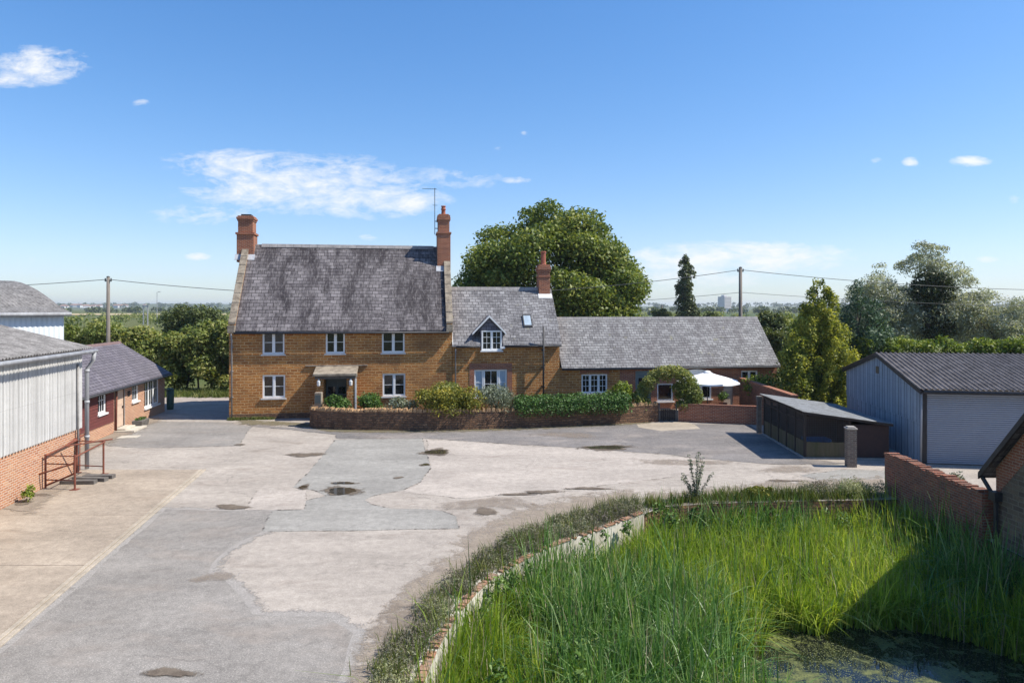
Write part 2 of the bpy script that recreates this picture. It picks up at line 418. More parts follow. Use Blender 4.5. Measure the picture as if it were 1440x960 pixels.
M['slab'] = tarmac('slab_concrete', (0.41, 0.34, 0.265), (0.325, 0.267, 0.208), stone=(0.56, 0.48, 0.38), crack=0.1, crack_scale=0.2, speck=0.65, dirt=(0.26, 0.195, 0.14), big=0.5)
M['kerb'] = tarmac('kerb_concrete', (0.46, 0.395, 0.31), (0.36, 0.305, 0.235), stone=(0.6, 0.55, 0.48), crack=0, speck=0.35)
M['track'] = tarmac('track_surface', (0.42, 0.36, 0.32), (0.36, 0.31, 0.27), stone=(0.54, 0.49, 0.45), crack=0, speck=0.4)
M['wet_dark'] = tarmac('pothole_mud', (0.10, 0.085, 0.07), (0.06, 0.05, 0.042), stone=(0.22, 0.19, 0.16), crack=0, speck=0.4, rough=0.85)
M['edge_dirt'] = tarmac('edge_dirt', (0.26, 0.20, 0.15), (0.19, 0.15, 0.11), stone=(0.42, 0.36, 0.30), crack=0, speck=0.55, big=0.9)


def water_mat():
    m = NT('puddle_water')
    return m.set(Base_Color=(0.05, 0.042, 0.03), Roughness=0.04, Specular_IOR_Level=0.5)
M['puddle'] = water_mat()


def pond_water():
    m = NT('pond_water'); p = m.pos
    cov = m.noise(p, 0.8, 5, 0.62)
    vo = m.n('TexVoronoi', i_Scale=34.0); m.put(vo.inputs['Vector'], p)
    rnd = m.n('SeparateColor'); m.put(rnd.inputs[0], vo.outputs['Color'])
    inside = m.math('LESS_THAN', vo.outputs['Distance'], m.math('MULTIPLY_ADD', rnd.outputs[1], 0.3, 0.18))
    keep = m.math('LESS_THAN', rnd.outputs[0], m.ramp(cov, [(0.32, 0.45), (0.58, 0.95)]))
    fac = m.math('MULTIPLY', inside, keep)
    film = m.ramp(m.noise(m.vscale(p, (1, 1, 1), (4, 4, 0)), 1.7, 6, 0.7, 0.6), [(0.49, 0), (0.60, 0.8)])
    fac = m.math('MAXIMUM', fac, film)
    green = m.mix(rnd.outputs[2], (0.07, 0.085, 0.028), (0.19, 0.20, 0.06))
    col = m.mix(fac, (0.008, 0.010, 0.011), green)
    m.bump(m.noise(p, 3.0, 2, 0.5), 0.04, 0.02)
    return m.set(Base_Color=col, Roughness=m.math('MULTIPLY_ADD', fac, 0.6, 0.05), Specular_IOR_Level=0.5)
M['pond'] = pond_water()


def ground_mat():
    m = NT('meadow_ground'); p = m.pos
    col = m.mix(m.ramp(m.noise(p, 0.012, 3, 0.5), [(0.42, 0), (0.5, 1)], 'EASE'), (0.07, 0.105, 0.03), (0.14, 0.14, 0.055))
    col = m.mix(m.ramp(m.noise(p, 0.4, 6, 0.7), [(0.3, 0), (0.7, 1)]), col, (0.09, 0.11, 0.035))
    col = m.mix(1.0, col, m.ramp(m.noise(p, 6, 5, 0.75), [(0.25, 0.65), (0.75, 1.2)]), 'MULTIPLY')
    m.bump(m.noise(p, 8, 4, 0.7), 0.7, 0.05)
    return m.set(Base_Color=col, Roughness=0.95, Specular_IOR_Level=0.1)
M['ground'] = ground_mat()
M['stubble'] = tarmac('stubble_field', (0.52, 0.42, 0.24), (0.45, 0.36, 0.20), stone=(0.55, 0.46, 0.3), crack=0, speck=0.2, big=0.01)
M['pasture'] = tarmac('pasture_field', (0.085, 0.115, 0.04), (0.07, 0.095, 0.035), stone=(0.16, 0.19, 0.06), crack=0, speck=0.2, big=0.01)

L = {}
L['chestnut'] = leafmat('chestnut_leaf', (0.08, 0.125, 0.028), (0.175, 0.23, 0.05), (0.35, 0.36, 0.10), 0.38)
L['hedge'] = leafmat('hedgerow_leaf', (0.11, 0.15, 0.04), (0.215, 0.265, 0.07), (0.40, 0.38, 0.14), 0.38)
L['wood'] = leafmat('woodland_leaf', (0.055, 0.080, 0.026), (0.10, 0.13, 0.04), (0.17, 0.19, 0.065), 0.25)
L['poplar'] = leafmat('poplar_leaf', (0.055, 0.075, 0.035), (0.10, 0.125, 0.055), (0.17, 0.19, 0.09), 0.25)
L['gold'] = leafmat('golden_conifer_leaf', (0.075, 0.11, 0.02), (0.22, 0.255, 0.04), (0.56, 0.54, 0.10), 0.38)
L['cypress'] = leafmat('cypress_leaf', (0.03, 0.062, 0.032), (0.055, 0.105, 0.052), (0.10, 0.16, 0.07), 0.2)
L['silver'] = leafmat('silver_leaf', (0.18, 0.195, 0.13), (0.33, 0.345, 0.25), (0.56, 0.57, 0.46), 0.35)
L['ivy'] = leafmat('ivy_leaf', (0.018, 0.032, 0.010), (0.04, 0.06, 0.016), (0.09, 0.10, 0.03), 0.15)
L['bright'] = leafmat('bright_hedge_leaf', (0.075, 0.12, 0.018), (0.17, 0.24, 0.030), (0.34, 0.38, 0.06), 0.3)
L['box'] = leafmat('clipped_hedge_leaf', (0.03, 0.07, 0.016), (0.07, 0.15, 0.032), (0.17, 0.28, 0.075), 0.2, rough=0.5, spec=0.3)
L['yellow'] = leafmat('yellow_shrub_leaf', (0.10, 0.12, 0.022), (0.22, 0.23, 0.042), (0.50, 0.41, 0.06), 0.3)
L['green'] = leafmat('green_shrub_leaf', (0.035, 0.075, 0.015), (0.08, 0.16, 0.03), (0.18, 0.27, 0.07), 0.25)
L['greyshrub'] = leafmat('grey_shrub_leaf', (0.09, 0.11, 0.07), (0.17, 0.20, 0.13), (0.33, 0.36, 0.27), 0.2)
L['purple'] = leafmat('purple_shrub_leaf', (0.06, 0.015, 0.02), (0.17, 0.035, 0.05), (0.30, 0.08, 0.09), 0.25)
L['lavender'] = leafmat('lavender_leaf', (0.16, 0.135, 0.11), (0.26, 0.265, 0.17), (0.38, 0.40, 0.20), 0.25, rough=0.8)
L['reed'] = leafmat('bulrush_blade', (0.05, 0.13, 0.026), (0.13, 0.26, 0.055), (0.36, 0.47, 0.19), 0.4, rough=0.42, spec=.5)
L['sweet'] = leafmat('sweet_grass_blade', (0.13, 0.21, 0.02), (0.29, 0.41, 0.04), (0.55, 0.60, 0.13), 0.5, rough=0.5)
L['dry'] = leafmat('dry_stalk', (0.22, 0.17, 0.10), (0.36, 0.29, 0.19), (0.5, 0.43, 0.3), 0.15, rough=0.8)
L['verge'] = leafmat('verge_blade', (0.06, 0.09, 0.02), (0.13, 0.17, 0.035), (0.28, 0.27, 0.10), 0.3)

M['ridge_dull'] = plain('ridge_dull', (0.20, 0.13, 0.125), (0.14, 0.10, 0.10), 0.9, 4, bump=0.3)
M['old_brick'] = masonry('old_brick', (0.46, 0.15, 0.08), (0.25, 0.08, 0.05), (0.36, 0.27, 0.20), 0.225, 0.075, 0.012, third=(0.38, 0.26, 0.18), stain=(0.17, 0.115, 0.09), warp=0.02, bump=0.9, bdist=0.04, stain_amt=0.8, stain_scale=1.2)


def soft_mat(name, ca, cb, edge=1.0, lo=.42, hi=.62, amt=1.0):
    """stain whose outline breaks up into specks: solid where 'tint' is 1, gone where it is 0"""
    m = NT(name); p = m.pos
    col = m.mix(m.ramp(m.noise(p, 3.0, 6, 0.7), [(.35, 0), (.65, 1)]), ca, cb)
    col = m.mix(m.math('MULTIPLY', m.ramp(m.noise(p, 38, 3, .8), [(.52, 0), (.66, 1)]), .5), col, tuple(min(1, x * 2.6) for x in ca))
    at = m.n('Attribute', attribute_name='tint').outputs['Fac']
    n1 = m.math('SUBTRACT', m.noise(p, 2.4, 7, .72, .5), .5)
    n2 = m.math('SUBTRACT', m.noise(p, 24, 4, .75), .5)
    a = m.math('ADD', m.math('ADD', at, m.math('MULTIPLY', n1, 1.9 * edge)), m.math('MULTIPLY', n2, .9 * edge))
    a = m.math('MULTIPLY', m.ramp(a, [(lo, 0), (hi, 1)]), amt)
    m.bump(m.noise(p, 40, 3, .8), .5, .015)
    m.set(Base_Color=col, Roughness=.93, Specular_IOR_Level=.1)
    tr = m.n('BsdfTransparent'); mx = m.n('MixShader'); m.put(mx.inputs[0], a)
    m.t.links.new(tr.outputs[0], mx.inputs[1]); m.t.links.new(m.bsdf.outputs[0], mx.inputs[2]); m.t.links.new(mx.outputs[0], m.out.inputs['Surface'])
    return m.mat
M['soft_dirt'] = soft_mat('soft_dirt', (.235, .195, .155), (.31, .26, .205), 1.1, .42, .8, .85)
M['soft_mud'] = soft_mat('soft_mud', (.10, .08, .063), (.17, .14, .108), 1.25, .40, .80)
M['soft_stain'] = soft_mat('soft_stain', (.22, .18, .145), (.30, .25, .20), 1.2, .45, 1.0, .55)
M['soft_crack'] = soft_mat('soft_crack', (.075, .065, .055), (.12, .10, .085), 1.0, .50, .66, .8)
M['soft_asphalt'] = soft_mat('soft_asphalt', (.25, .232, .21), (.30, .277, .25), 1.1, .42, .66)
M['pillar_brick'] = masonry('pillar_brick', (0.27, 0.19, 0.14), (0.15, 0.105, 0.08), (0.34, 0.30, 0.25), 0.225, 0.075, 0.014, third=(0.30, 0.27, 0.23), stain=(0.20, 0.18, 0.155), warp=.02, bump=.9, bdist=.03, stain_amt=.7, stain_scale=2.0)
M['soft_moss'] = soft_mat('soft_moss', (.14, .125, .075), (.19, .155, .10), 1.2, .5, .9, .75)
M['pond_brick'] = plain('pond_brick', (0.42, 0.20, 0.115), (0.30, 0.23, 0.17), 0.95, 4, bump=0.5, fine=.4)


# ------------------------------------------------------------------ vegetation
def unit(a):
    return a / np.maximum(np.linalg.norm(a, axis=1, keepdims=True), 1e-6)


def foliage(name, clumps, n, size, mat, parent=None, aspect=0.55, up=0.35, spread=0.8, tvar=0.28, shell=0.45, loc=None, zmin=None, droop=0.0):
    """clumps: rows (x, y, z, rx, ry, rz, tint); n leaves spread over them, each a bent diamond of two faces"""
    C = np.array(clumps, float)
    area = (C[:, 3] * C[:, 5] + C[:, 4] * C[:, 5] + C[:, 3] * C[:, 4])
    idx = rng.choice(len(C), n, p=area / area.sum())
    d = unit(rng.normal(size=(n, 3)))
    flip = (d[:, 2] < -0.25) & (rng.random(n) < 0.6)
    d[flip, 2] *= -1
    rad = 1.0 - shell * rng.random(n) ** 1.4 + 0.10 * rng.normal(size=n)
    c = C[idx]
    p = c[:, :3] + d * c[:, 3:6] * rad[:, None]
    if zmin is not None: p[:, 2] = np.maximum(p[:, 2], zmin + 0.05 * rng.random(n))
    nr = unit(d * 0.55 + unit(rng.normal(size=(n, 3))) * spread + np.array([0, 0, up]))
    t = unit(np.cross(nr, rng.normal(size=(n, 3))))
    if droop: t = unit(t + np.array([0, 0, -droop])); 
    b = unit(np.cross(nr, t))
    s = size * (0.55 + 0.8 * rng.random(n))[:, None]
    bend = nr * s * 0.18
    V = np.stack([p + t * s * 0.5 - bend, p + b * s * 0.5 * aspect, p - t * s * 0.5 - bend, p - b * s * 0.5 * aspect], 1).reshape(-1, 3)
    Fc = (np.arange(n)[:, None] * 4 + np.array([[0, 1, 2, 3]]))
    tint = np.clip(c[:, 6] + tvar * rng.normal(size=n), 0, 1)
    return npmesh(name, V, Fc, mat, parent, np.repeat(tint, 4), loc)


def ell_clumps(cx, cy, cz, rx, ry, rz, k, cr, inner=0.5, flat=0.8, tint=(0.3, 0.7), zlow=-0.75):
    out = []
    for i in range(k):
        d = rng.normal(size=3); d /= np.linalg.norm(d)
        if d[2] < zlow: d[2] = zlow
        q = inner + (1 - inner) * rng.random() ** 0.6
        r = cr * (0.65 + 0.7 * rng.random())
        s = max(0.1, 1 - 0.6 * r / max(rx, 0.01))
        out.append((cx + d[0] * rx * q * s, cy + d[1] * ry * q * s, cz + d[2] * rz * q * s, r, r, r * flat, rng.uniform(*tint)))
    return out


def trunk_mesh(root, hgt, r, targets, mat='bark', limb=0.35):
    mb = MB()
    top = Vector((0.05 * hgt * random.uniform(-1, 1), 0.05 * hgt * random.uniform(-1, 1), hgt))
    mb.tube([(0, 0, -0.15), (0, 0, hgt * 0.08), tuple(top * 0.55), tuple(top)], [r * 1.35, r, r * 0.8, r * 0.45], 9)
    for (x, y, z) in targets:
        f = random.uniform(0.45, 0.9)
        s = top * f
        mid = s.lerp(Vector((x, y, z)), 0.5) + Vector((0, 0, 0.08 * hgt))
        mb.tube([tuple(s), tuple(mid), (x, y, z)], [r * limb, r * limb * 0.6, r * 0.06], 6)
    return mb.build('trunk', M[mat], root, smooth=True)


def tree(name, label, cat, loc, clumps, n, leaf, mat, hgt, r, nlimb=7, group=None, rz=0, **kw):
    root = thing(name, label, cat, loc, rz, group)
    foliage('crown', clumps, n, leaf, L[mat], root, **kw)
    sel = random.sample(range(len(clumps)), min(nlimb, len(clumps)))
    trunk_mesh(root, hgt, r, [clumps[i][:3] for i in sel])
    return root


def shrub(name, label, cat, px0, px1, ytop, Y, mat, n, leaf, zb=0.15, depth=0.6, k=9, group=None, stems=True, fill=1.0, **kw):
    """free-standing garden shrub whose width and height come from the survey photo at distance Y"""
    x0, x1 = (px0 - 720) / F * Y, (px1 - 720) / F * Y
    top = H - (ytop - 432) / F * Y
    w = (x1 - x0) / 2; h = (top - zb) / 2
    root = thing(name, label, cat, ((x0 + x1) / 2, Y, 0), 0, group)
    cl = ell_clumps(0, 0, zb + h, w, depth, h, k, min(w, h) * 0.5, inner=0.35)
    cl += [(0, 0, zb + h * 0.9, w * 0.75, depth * 0.75, h * 0.8, 0.35)]
    foliage('foliage', cl, n, leaf, L[mat], root, zmin=0.03, **kw)
    if stems:
        mb = MB()
        for i in range(5):
            c = cl[i]
            mb.tube([(0.12 * (i - 2), 0, 0), (c[0] * 0.5, c[1] * 0.5, c[2] * 0.5), c[:3]], [0.03, 0.022, 0.008], 5)
        mb.build('stem', M['bark'], root, smooth=True)
    return root


def blades(name, pts, h, w, mat, lean=0.35, bend=0.5, k=4, parent=None, tint=None, kind=None, label=None, dirs=None, droopy=0.0):
    """grass blades: pts (n,3), h (n,), w (n,)"""
    n = len(pts)
    a = rng.random(n) * 2 * np.pi if dirs is None else dirs
    ld = np.stack([np.cos(a), np.sin(a), np.zeros(n)], 1)
    fa = a + np.pi / 2 + rng.normal(size=n) * 0.9
    wd = np.stack([np.cos(fa), np.sin(fa), np.zeros(n)], 1)
    le = lean * (0.2 + rng.random(n)); be = bend * rng.random(n) ** 2
    V = np.zeros((n, k + 1, 2, 3))
    for i in range(k + 1):
        s = i / k
        hor = (le * 0.45 * s + be * s ** 2.6 * 0.9) * h
        zz = h * (s - be * 0.55 * s ** 3.2) 
        c = pts + ld * hor[:, None]; c[:, 2] += zz
        ww = w * (1.0 - 0.15 * s) * (1 - s ** 3) * 0.5 + 0.0015
        V[:, i, 0] = c - wd * ww[:, None]; V[:, i, 1] = c + wd * ww[:, None]
    V = V.reshape(-1, 3)
    base = np.arange(n)[:, None] * (k + 1) * 2
    Fc = np.concatenate([base + np.array([[2 * i, 2 * i + 1, 2 * i + 3, 2 * i + 2]]) for i in range(k)], 0)
    if tint is None: tint = rng.random(n)
    o = npmesh(name, V, Fc, mat, parent, np.repeat(np.clip(tint, 0, 1), (k + 1) * 2))
    if kind: o['kind'] = kind
    if label: o['label'] = label
    return o


def in_poly(P, poly):
    x, y = P[:, 0], P[:, 1]; ins = np.zeros(len(P), bool)
    j = len(poly) - 1
    for i in range(len(poly)):
        xi, yi = poly[i][:2]; xj, yj = poly[j][:2]
        c = ((yi > y) != (yj > y)) & (x < (xj - xi) * (y - yi) / (yj - yi + 1e-12) + xi)
        ins ^= c; j = i
    return ins


def scatter(poly, n):
    A = np.array([p[:2] for p in poly]); lo, hi = A.min(0), A.max(0)
    out = np.zeros((0, 2))
    while len(out) < n:
        q = lo + (hi - lo) * rng.random((n * 2, 2))
        out = np.concatenate([out, q[in_poly(q, poly)]])
    return out[:n]


def vnoise(P, s, seed):
    """smooth value noise on the plane, 0..1"""
    g = np.random.default_rng(seed).random((64, 64))
    q = P * s; i = np.floor(q).astype(int); f = q - i; f = f * f * (3 - 2 * f)
    a = g[i[:, 0] % 64, i[:, 1] % 64]; b = g[(i[:, 0] + 1) % 64, i[:, 1] % 64]
    c = g[i[:, 0] % 64, (i[:, 1] + 1) % 64]; d = g[(i[:, 0] + 1) % 64, (i[:, 1] + 1) % 64]
    return (a * (1 - f[:, 0]) + b * f[:, 0]) * (1 - f[:, 1]) + (c * (1 - f[:, 0]) + d * f[:, 0]) * f[:, 1]


# ------------------------------------------------------------------ windows and walls
def window(parent, w, h, loc, rz=0.0, cols=2, rows=(0.5,), frame=0.055, mull=0.085, sash=0.035, arch=0.0, sill=True, mat='white', panes='glass', bars=0, sill_mat=None, depth=0.07, transom=None):
    """a glazed frame standing in its x-z plane and facing -y; the panes and the sill are its sub-parts"""
    mb = MB(); pm = MB(); d = depth
    def topz(x):
        return h + arch * (1 - ((x - w / 2) / (w / 2)) ** 2)
    mb.box(0, frame, 0, d, 0, h); mb.box(w - frame, w, 0, d, 0, h); mb.box(frame, w - frame, 0, d, 0, frame)
    if arch:
        N = 12
        for i in range(N):
            xa, xb = w * i / N, w * (i + 1) / N
            mb.extrude([(xa, 0.003, topz(xa) - frame * 1.3 if 0 < i else h - .01), (xb, 0.003, topz(xb) - frame * 1.3 if i < N - 1 else h - .01), (xb, 0.003, topz(xb)), (xa, 0.003, topz(xa))], (0, d, 0))
        if arch > 0.3: mb.box(frame, w - frame, 0.002, d, h - frame * 0.6, h + frame * 0.3)
    else:
        mb.box(frame, w - frame, 0, d, h - frame, h)
    cw = (w - 2 * frame - (cols - 1) * mull) / cols
    zt = h - (0 if arch else frame)
    for c in range(cols):
        xa = frame + c * (cw + mull); xb = xa + cw
        if c: mb.box(xa - mull, xa, 0.002, d, frame, zt if not arch else topz(xa - mull / 2) - frame)
        top = zt if not arch else min(topz(xa), topz(xb)) - frame * 1.2
        # sash
        y0 = 0.014
        mb.box(xa, xa + sash, y0, d, frame, top); mb.box(xb - sash, xb, y0, d, frame, top)
        mb.box(xa + sash, xb - sash, y0, d, frame, frame + sash * 1.3); mb.box(xa + sash, xb - sash, y0, d, top - sash, top)
        for r in rows:
            z = frame + (top - frame) * r
            mb.box(xa + sash, xb - sash, y0 + 0.006, d, z - 0.013, z + 0.013)
        for b in range(bars):
            x = xa + sash + (xb - xa - 2 * sash) * (b + 1) / (bars + 1)
            mb.box(x - 0.012, x + 0.012, y0 + 0.009, d, frame + sash, (top - sash) if transom is None else transom)
        pm.quad((xa, d * 0.6, frame), (xb, d * 0.6, frame), (xb, d * 0.6, top), (xa, d * 0.6, top), mi=0)
    wo = mb.build('window', M[mat], parent, loc, rz)
    pm.build('pane', M[panes], wo)
    if sill:
        MB().box(-0.07, w + 0.07, -0.12, d * 0.9, -0.075, -0.002).build('sill', M[sill_mat or mat], wo)
    return wo


def front_wall(mb, x0, x1, z0, z1, y, openings, depth=0.16, mi=0, back=None, nx=(1, 0, 0), ny=(0, 1, 0)):
    """wall face towards -ny with real openings (xa, xb, za, zb) and their reveals; nx runs along the wall"""
    nx, ny = Vector(nx), Vector(ny)
    def pt(x, yy, z): return tuple(nx * x + ny * yy + Vector((0, 0, z)))
    xs = sorted({x0, x1, *[o[0] for o in openings], *[o[1] for o in openings]})
    zs = sorted({z0, z1, *[o[2] for o in openings], *[o[3] for o in openings]})
    for i in range(len(xs) - 1):
        for j in range(len(zs) - 1):
            cx, cz = (xs[i] + xs[i + 1]) / 2, (zs[j] + zs[j + 1]) / 2
            if any(o[0] < cx < o[1] and o[2] < cz < o[3] for o in openings): continue
            mb.quad(pt(xs[i], y, zs[j]), pt(xs[i + 1], y, zs[j]), pt(xs[i + 1], y, zs[j + 1]), pt(xs[i], y, zs[j + 1]), mi=mi)
    for a, b, c, d in openings:
        mb.quad(pt(a, y, c), pt(a, y + depth, c), pt(a, y + depth, d), pt(a, y, d), mi=mi)
        mb.quad(pt(b, y + depth, c), pt(b, y, c), pt(b, y, d), pt(b, y + depth, d), mi=mi)
        mb.quad(pt(a, y, d), pt(a, y + depth, d), pt(b, y + depth, d), pt(b, y, d), mi=mi)
        mb.quad(pt(a, y + depth, c), pt(a, y, c), pt(b, y, c), pt(b, y + depth, c), mi=mi)
        # dark back of the opening, behind whatever frame is set in it
        mb.quad(pt(a, y + depth, c), pt(b, y + depth, c), pt(b, y + depth, d), pt(a, y + depth, d), mi=mi)


ROT = R(8.6)
CV, SV = math.cos(ROT), math.sin(ROT)
HX, HY = -15.36, 37.06                   # front left corner of the farmhouse


def fx(px, yl=0.0):
    """distance along the house front (at depth yl behind it) seen at photo column px"""
    r = (px - 720) / F
    ox, oy = HX - SV * yl, HY + CV * yl
    return (-ox + r * oy) / (CV - SV * r)


def fz(px, py, yl=0.0):
    t = fx(px, yl)
    Y = HY + CV * yl + SV * t
    return H - (py - 432) / F * Y


# ================================================================== FARMHOUSE
farm = thing('farmhouse', 'tall ironstone farmhouse with steep dark slate roof and two brick chimneys', 'house', (HX, HY, 0), ROT)
FW, FD, FE, FR = fx(636), 7.0, 4.98, 9.75
sl = (FR - FE) / (FD / 2)
wins = []
for (a, b, t, bo) in ((369, 400, 465, 498), (458, 485, 465, 497), (537, 569, 464.5, 496), (369, 401, 527, 559.5), (538, 570, 525, 557)):
    xa, xb = fx(a), fx(b); m_ = (a + b) / 2
    wins.append((xa, xb, fz(m_, bo), fz(m_, t)))
mb = MB()
front_wall(mb, 0.0, FW, 0.0, FE - 0.12, 0.0, wins, 0.15)
mb.quad((0, FD - .01, 0), (0, FD - .01, FE), (FW, FD - .01, FE), (FW, FD - .01, 0))
mb.quad((0, 0, FE - 0.12), (FW, 0, FE - 0.12), (FW, FD, FE - 0.12), (0, FD, FE - 0.12))
par = 0.30
for gx in (0.0, FW - 0.32):
    g = [(gx, 0.0, 0.0), (gx, FD, 0.0), (gx, FD, FE + par), (gx, FD / 2, FR + par), (gx, 0.0, FE + par)]
    if gx > 0: g = [(gx, 0.004, 0.0)] + g[1:4] + [(gx, 0.004, FE + par)]
    mb.extrude([(p[0] + (0.002 if gx == 0 else 0), p[1] + (0.002 if gx == 0 and p[1] == 0 else 0), p[2]) for p in g], (0.32 - (0.002 if gx == 0 else 0.0), 0, 0))
mb.build('wall', M['ironstone'], farm)
# darker damp plinth course along the foot
MB().box(0.02, fx(441), -0.02, 0.02, 0, 0.30).build('plinth', M['rubble'], farm, bevel=0.015)
# roof: both slopes as a thick slab between the parapets
mb = MB(); ov = 0.2; th = 0.09
def slope_prism(mb, x0, x1, yE, zE, yR, zR, th, sag=.022):
    """one roof slope: a slab whose slated upper face rolls and sags a little, as old rafters do"""
    nx_, ny_ = max(2, int((x1 - x0) / .45)), 7
    ph = random.uniform(0, 50)
    if x1 - x0 > 2.0:
        flip = yE > yR
        base = len(mb.v)
        for j in range(ny_ + 1):
            for i in range(nx_ + 1):
                qx, qy = i / nx_, j / ny_; x = x0 + (x1 - x0) * qx
                w_ = vnoise(np.array([[x * .55 + ph, qy * 2.2 + ph]]), 1.0, 77)[0] - .5
                inner_ = math.sin(math.pi * qx) ** .5 * math.sin(math.pi * min(1, qy + .06) * .94)
                z = zE + (zR - zE) * qy + th + sag * 2.4 * w_ * (.35 + inner_) - sag * .8 * inner_
                mb.v.append((x, yE + (yR - yE) * qy, z))
        for j in range(ny_):
            for i in range(nx_):
                p = base + j * (nx_ + 1) + i; q = (p, p + 1, p + nx_ + 2, p + nx_ + 1)
                mb.f.append(q[::-1] if flip else q); mb.m.append(0)
        th = th - .06
    mb.extrude([(x0, yE, zE), (x0, yR, zR), (x0, yR, zR + th), (x0, yE, zE + th)], (x1 - x0, 0, 0))
slope_prism(mb, 0.32, FW - 0.32, -ov, FE - ov * sl, FD / 2, FR, th)
slope_prism(mb, 0.32, FW - 0.32, FD + ov, FE - ov * sl, FD / 2, FR, th)
mb.build('roof', M['slate_dark'], farm)
mb = MB()
x = 0.99
while x < FW - 0.93:
    x2 = min(x + 0.46, FW - 0.93)
    mb.extrude([(x + 0.006, FD / 2 - 0.17, FR - 0.08), (x + 0.006, FD / 2 + 0.17, FR - 0.08), (x + 0.006, FD / 2 + 0.05, FR + 0.13 + random.uniform(-.008, .008)), (x + 0.006, FD / 2 - 0.05, FR + 0.13)], (x2 - x - 0.012, 0, 0)); x = x2
mb.build('ridge', M['ridge_tile'], farm)
mb = MB()
for gx in (-0.03, FW - 0.35):
    mb = MB()
    for side in (0, 1):
        ns = 9
        for i in range(ns):
            def pp(t, dz):
                yy = (-0.10 + (FD / 2 + 0.10) * t); zz = FE + par + (yy) * sl + dz
                return (gx, yy if not side else FD - yy, zz)
            j = random.uniform(0, .02)
            mb.extrude([pp(i / ns + .004, 0.01), pp((i + 1) / ns - .004, 0.01), pp((i + 1) / ns - .004, 0.13 + j), pp(i / ns + .004, 0.13 + j)], (0.38, 0, 0))
    mb.box(gx, gx + 0.38, -0.26, 0.10, FE - 0.28, FE + par - 0.16)
    mb.build('gable_coping', M['coping'], farm, bevel=0.012)
# windows
for (xa, xb, za, zb) in wins:
    window(farm, xb - xa, zb - za, (xa, 0.045, za), sill_mat='offwhite')
# lintels of long flat stones
# gutter, pipes
MB().tube([(0.3, -ov - 0.06, FE - ov * sl - 0.01), (FW - 0.2, -ov - 0.06, FE - ov * sl - 0.03)], 0.055, 8).build('gutter', M['black'], farm, smooth=True)
mb = MB(); xl = fx(326.5)
mb.tube([(xl, -ov - 0.05, FE - 0.32), (xl, -0.10, FE - 0.7), (xl, -0.10, 0.05)], 0.042, 8)
for z in (1.2, 2.6, 3.9): mb.box(xl - 0.07, xl + 0.07, -0.13, 0.0, z, z + 0.05)
mb.build('downpipe', M['pipe_grey'], farm, smooth=True)
# chimneys
def chimney(parent, cx, cy, w, d, zb, bands, top, mat, name='chimney'):
    mb = MB(); z = zb
    for (z2, grow) in bands:
        mb.box(cx - w / 2 - grow, cx + w / 2 + grow, cy - d / 2 - grow, cy + d / 2 + grow, z, z2); z = z2
    return mb.build(name, M[mat], parent, bevel=0.01)
cyl = FD / 2
def cz(px, py): return fz(px, py, cyl)
c1x = (fx(333, cyl - .5) + fx(356.5, cyl - .5)) / 2
c1 = chimney(farm, c1x, cyl, 0.96, 1.0, FR - 1.0, [(cz(344, 331), 0.0), (cz(344, 328), 0.06), (cz(344, 312), -0.06), (cz(344, 309.5), -0.02), (cz(344, 306.5), 0.02), (cz(344, 304.5), -0.04)], 0, 'red_brick')
MB().box(c1x - 0.28, c1x + 0.28, cyl - 0.28, cyl + 0.28, cz(344, 304.5), cz(344, 302)).build('chimney_cap', M['black'], c1)
c2x = (fx(614.5, cyl - .5) + fx(633, cyl - .5)) / 2
c2 = chimney(farm, c2x, cyl - .33, 0.80, 1.25, FR - 1.7, [(cz(624, 331), 0.0), (cz(624, 328.5), 0.05), (cz(624, 312), -0.06), (cz(624, 308), 0.0), (cz(624, 305), -0.02), (cz(624, 303.5), -0.10)], 0, 'red_brick')
z0 = cz(624, 303.5)
MB().lathe([(0.17, z0), (0.13, z0 + 0.08), (0.12, z0 + 0.3), (0.155, z0 + 0.33), (0.155, z0 + 0.38), (0.12, z0 + 0.4), (0.12, z0 + 0.5), (0.15, z0 + 0.52), (0.15, z0 + 0.56), (0.05, z0 + 0.57)], c2x, cyl - .33, 14).build('chimney_pot', M['terracotta'], c2, smooth=True)
for c, w, yo in ((c1x, 0.56, .53), (c2x, 0.47, .97)):
    yf = cyl - yo; zf = FE + yf * sl
    MB().extrude([(c - w, yf - 0.2, zf - 0.2 * sl + th + .01), (c - w, yf + 0.02, zf + 0.02 * sl + th + .01), (c - w, yf + 0.02, zf + 0.02 * sl + th + .06), (c - w, yf - 0.2, zf - 0.2 * sl + th + .03)], (2 * w - (0.1 if c > 5 else 0.0), 0, 0)).build('flashing', M['lead'], farm)
# television aerial strapped to the right chimney
ax = c2x - 0.52; ay = cyl - 0.1
mb = MB(); mb.tube([(ax, ay, cz(613, 330)), (ax, ay, cz(612, 265))], 0.022, 6)
zt = cz(612, 266.5)
mb.tube([(ax + 0.1, ay - 0.05, zt), (ax - 0.75, ay + 0.25, zt + 0.06)], 0.012, 5)
for i in range(9):
    q = i / 8
    c = Vector((ax + 0.1 - 0.85 * q, ay - 0.05 + 0.3 * q, zt + 0.06 * q)); l = 0.2 - 0.09 * q
    mb.tube([tuple(c + Vector((-.33, -.94, 0)) * l), tuple(c + Vector((.33, .94, 0)) * l)], 0.006, 4)
mb.tube([(ax - 0.14, ay, cz(612, 289)), (ax + 0.16, ay, cz(612, 289))], 0.012, 5)
mb.box(ax - 0.02, c2x - 0.35, ay - 0.03, ay + 0.03, cz(612, 322), cz(612, 321)); mb.box(ax - 0.02, c2x - 0.35, ay - 0.03, ay + 0.03, cz(612, 312), cz(612, 311))
mb.build('aerial', M['iron_wire'], farm)
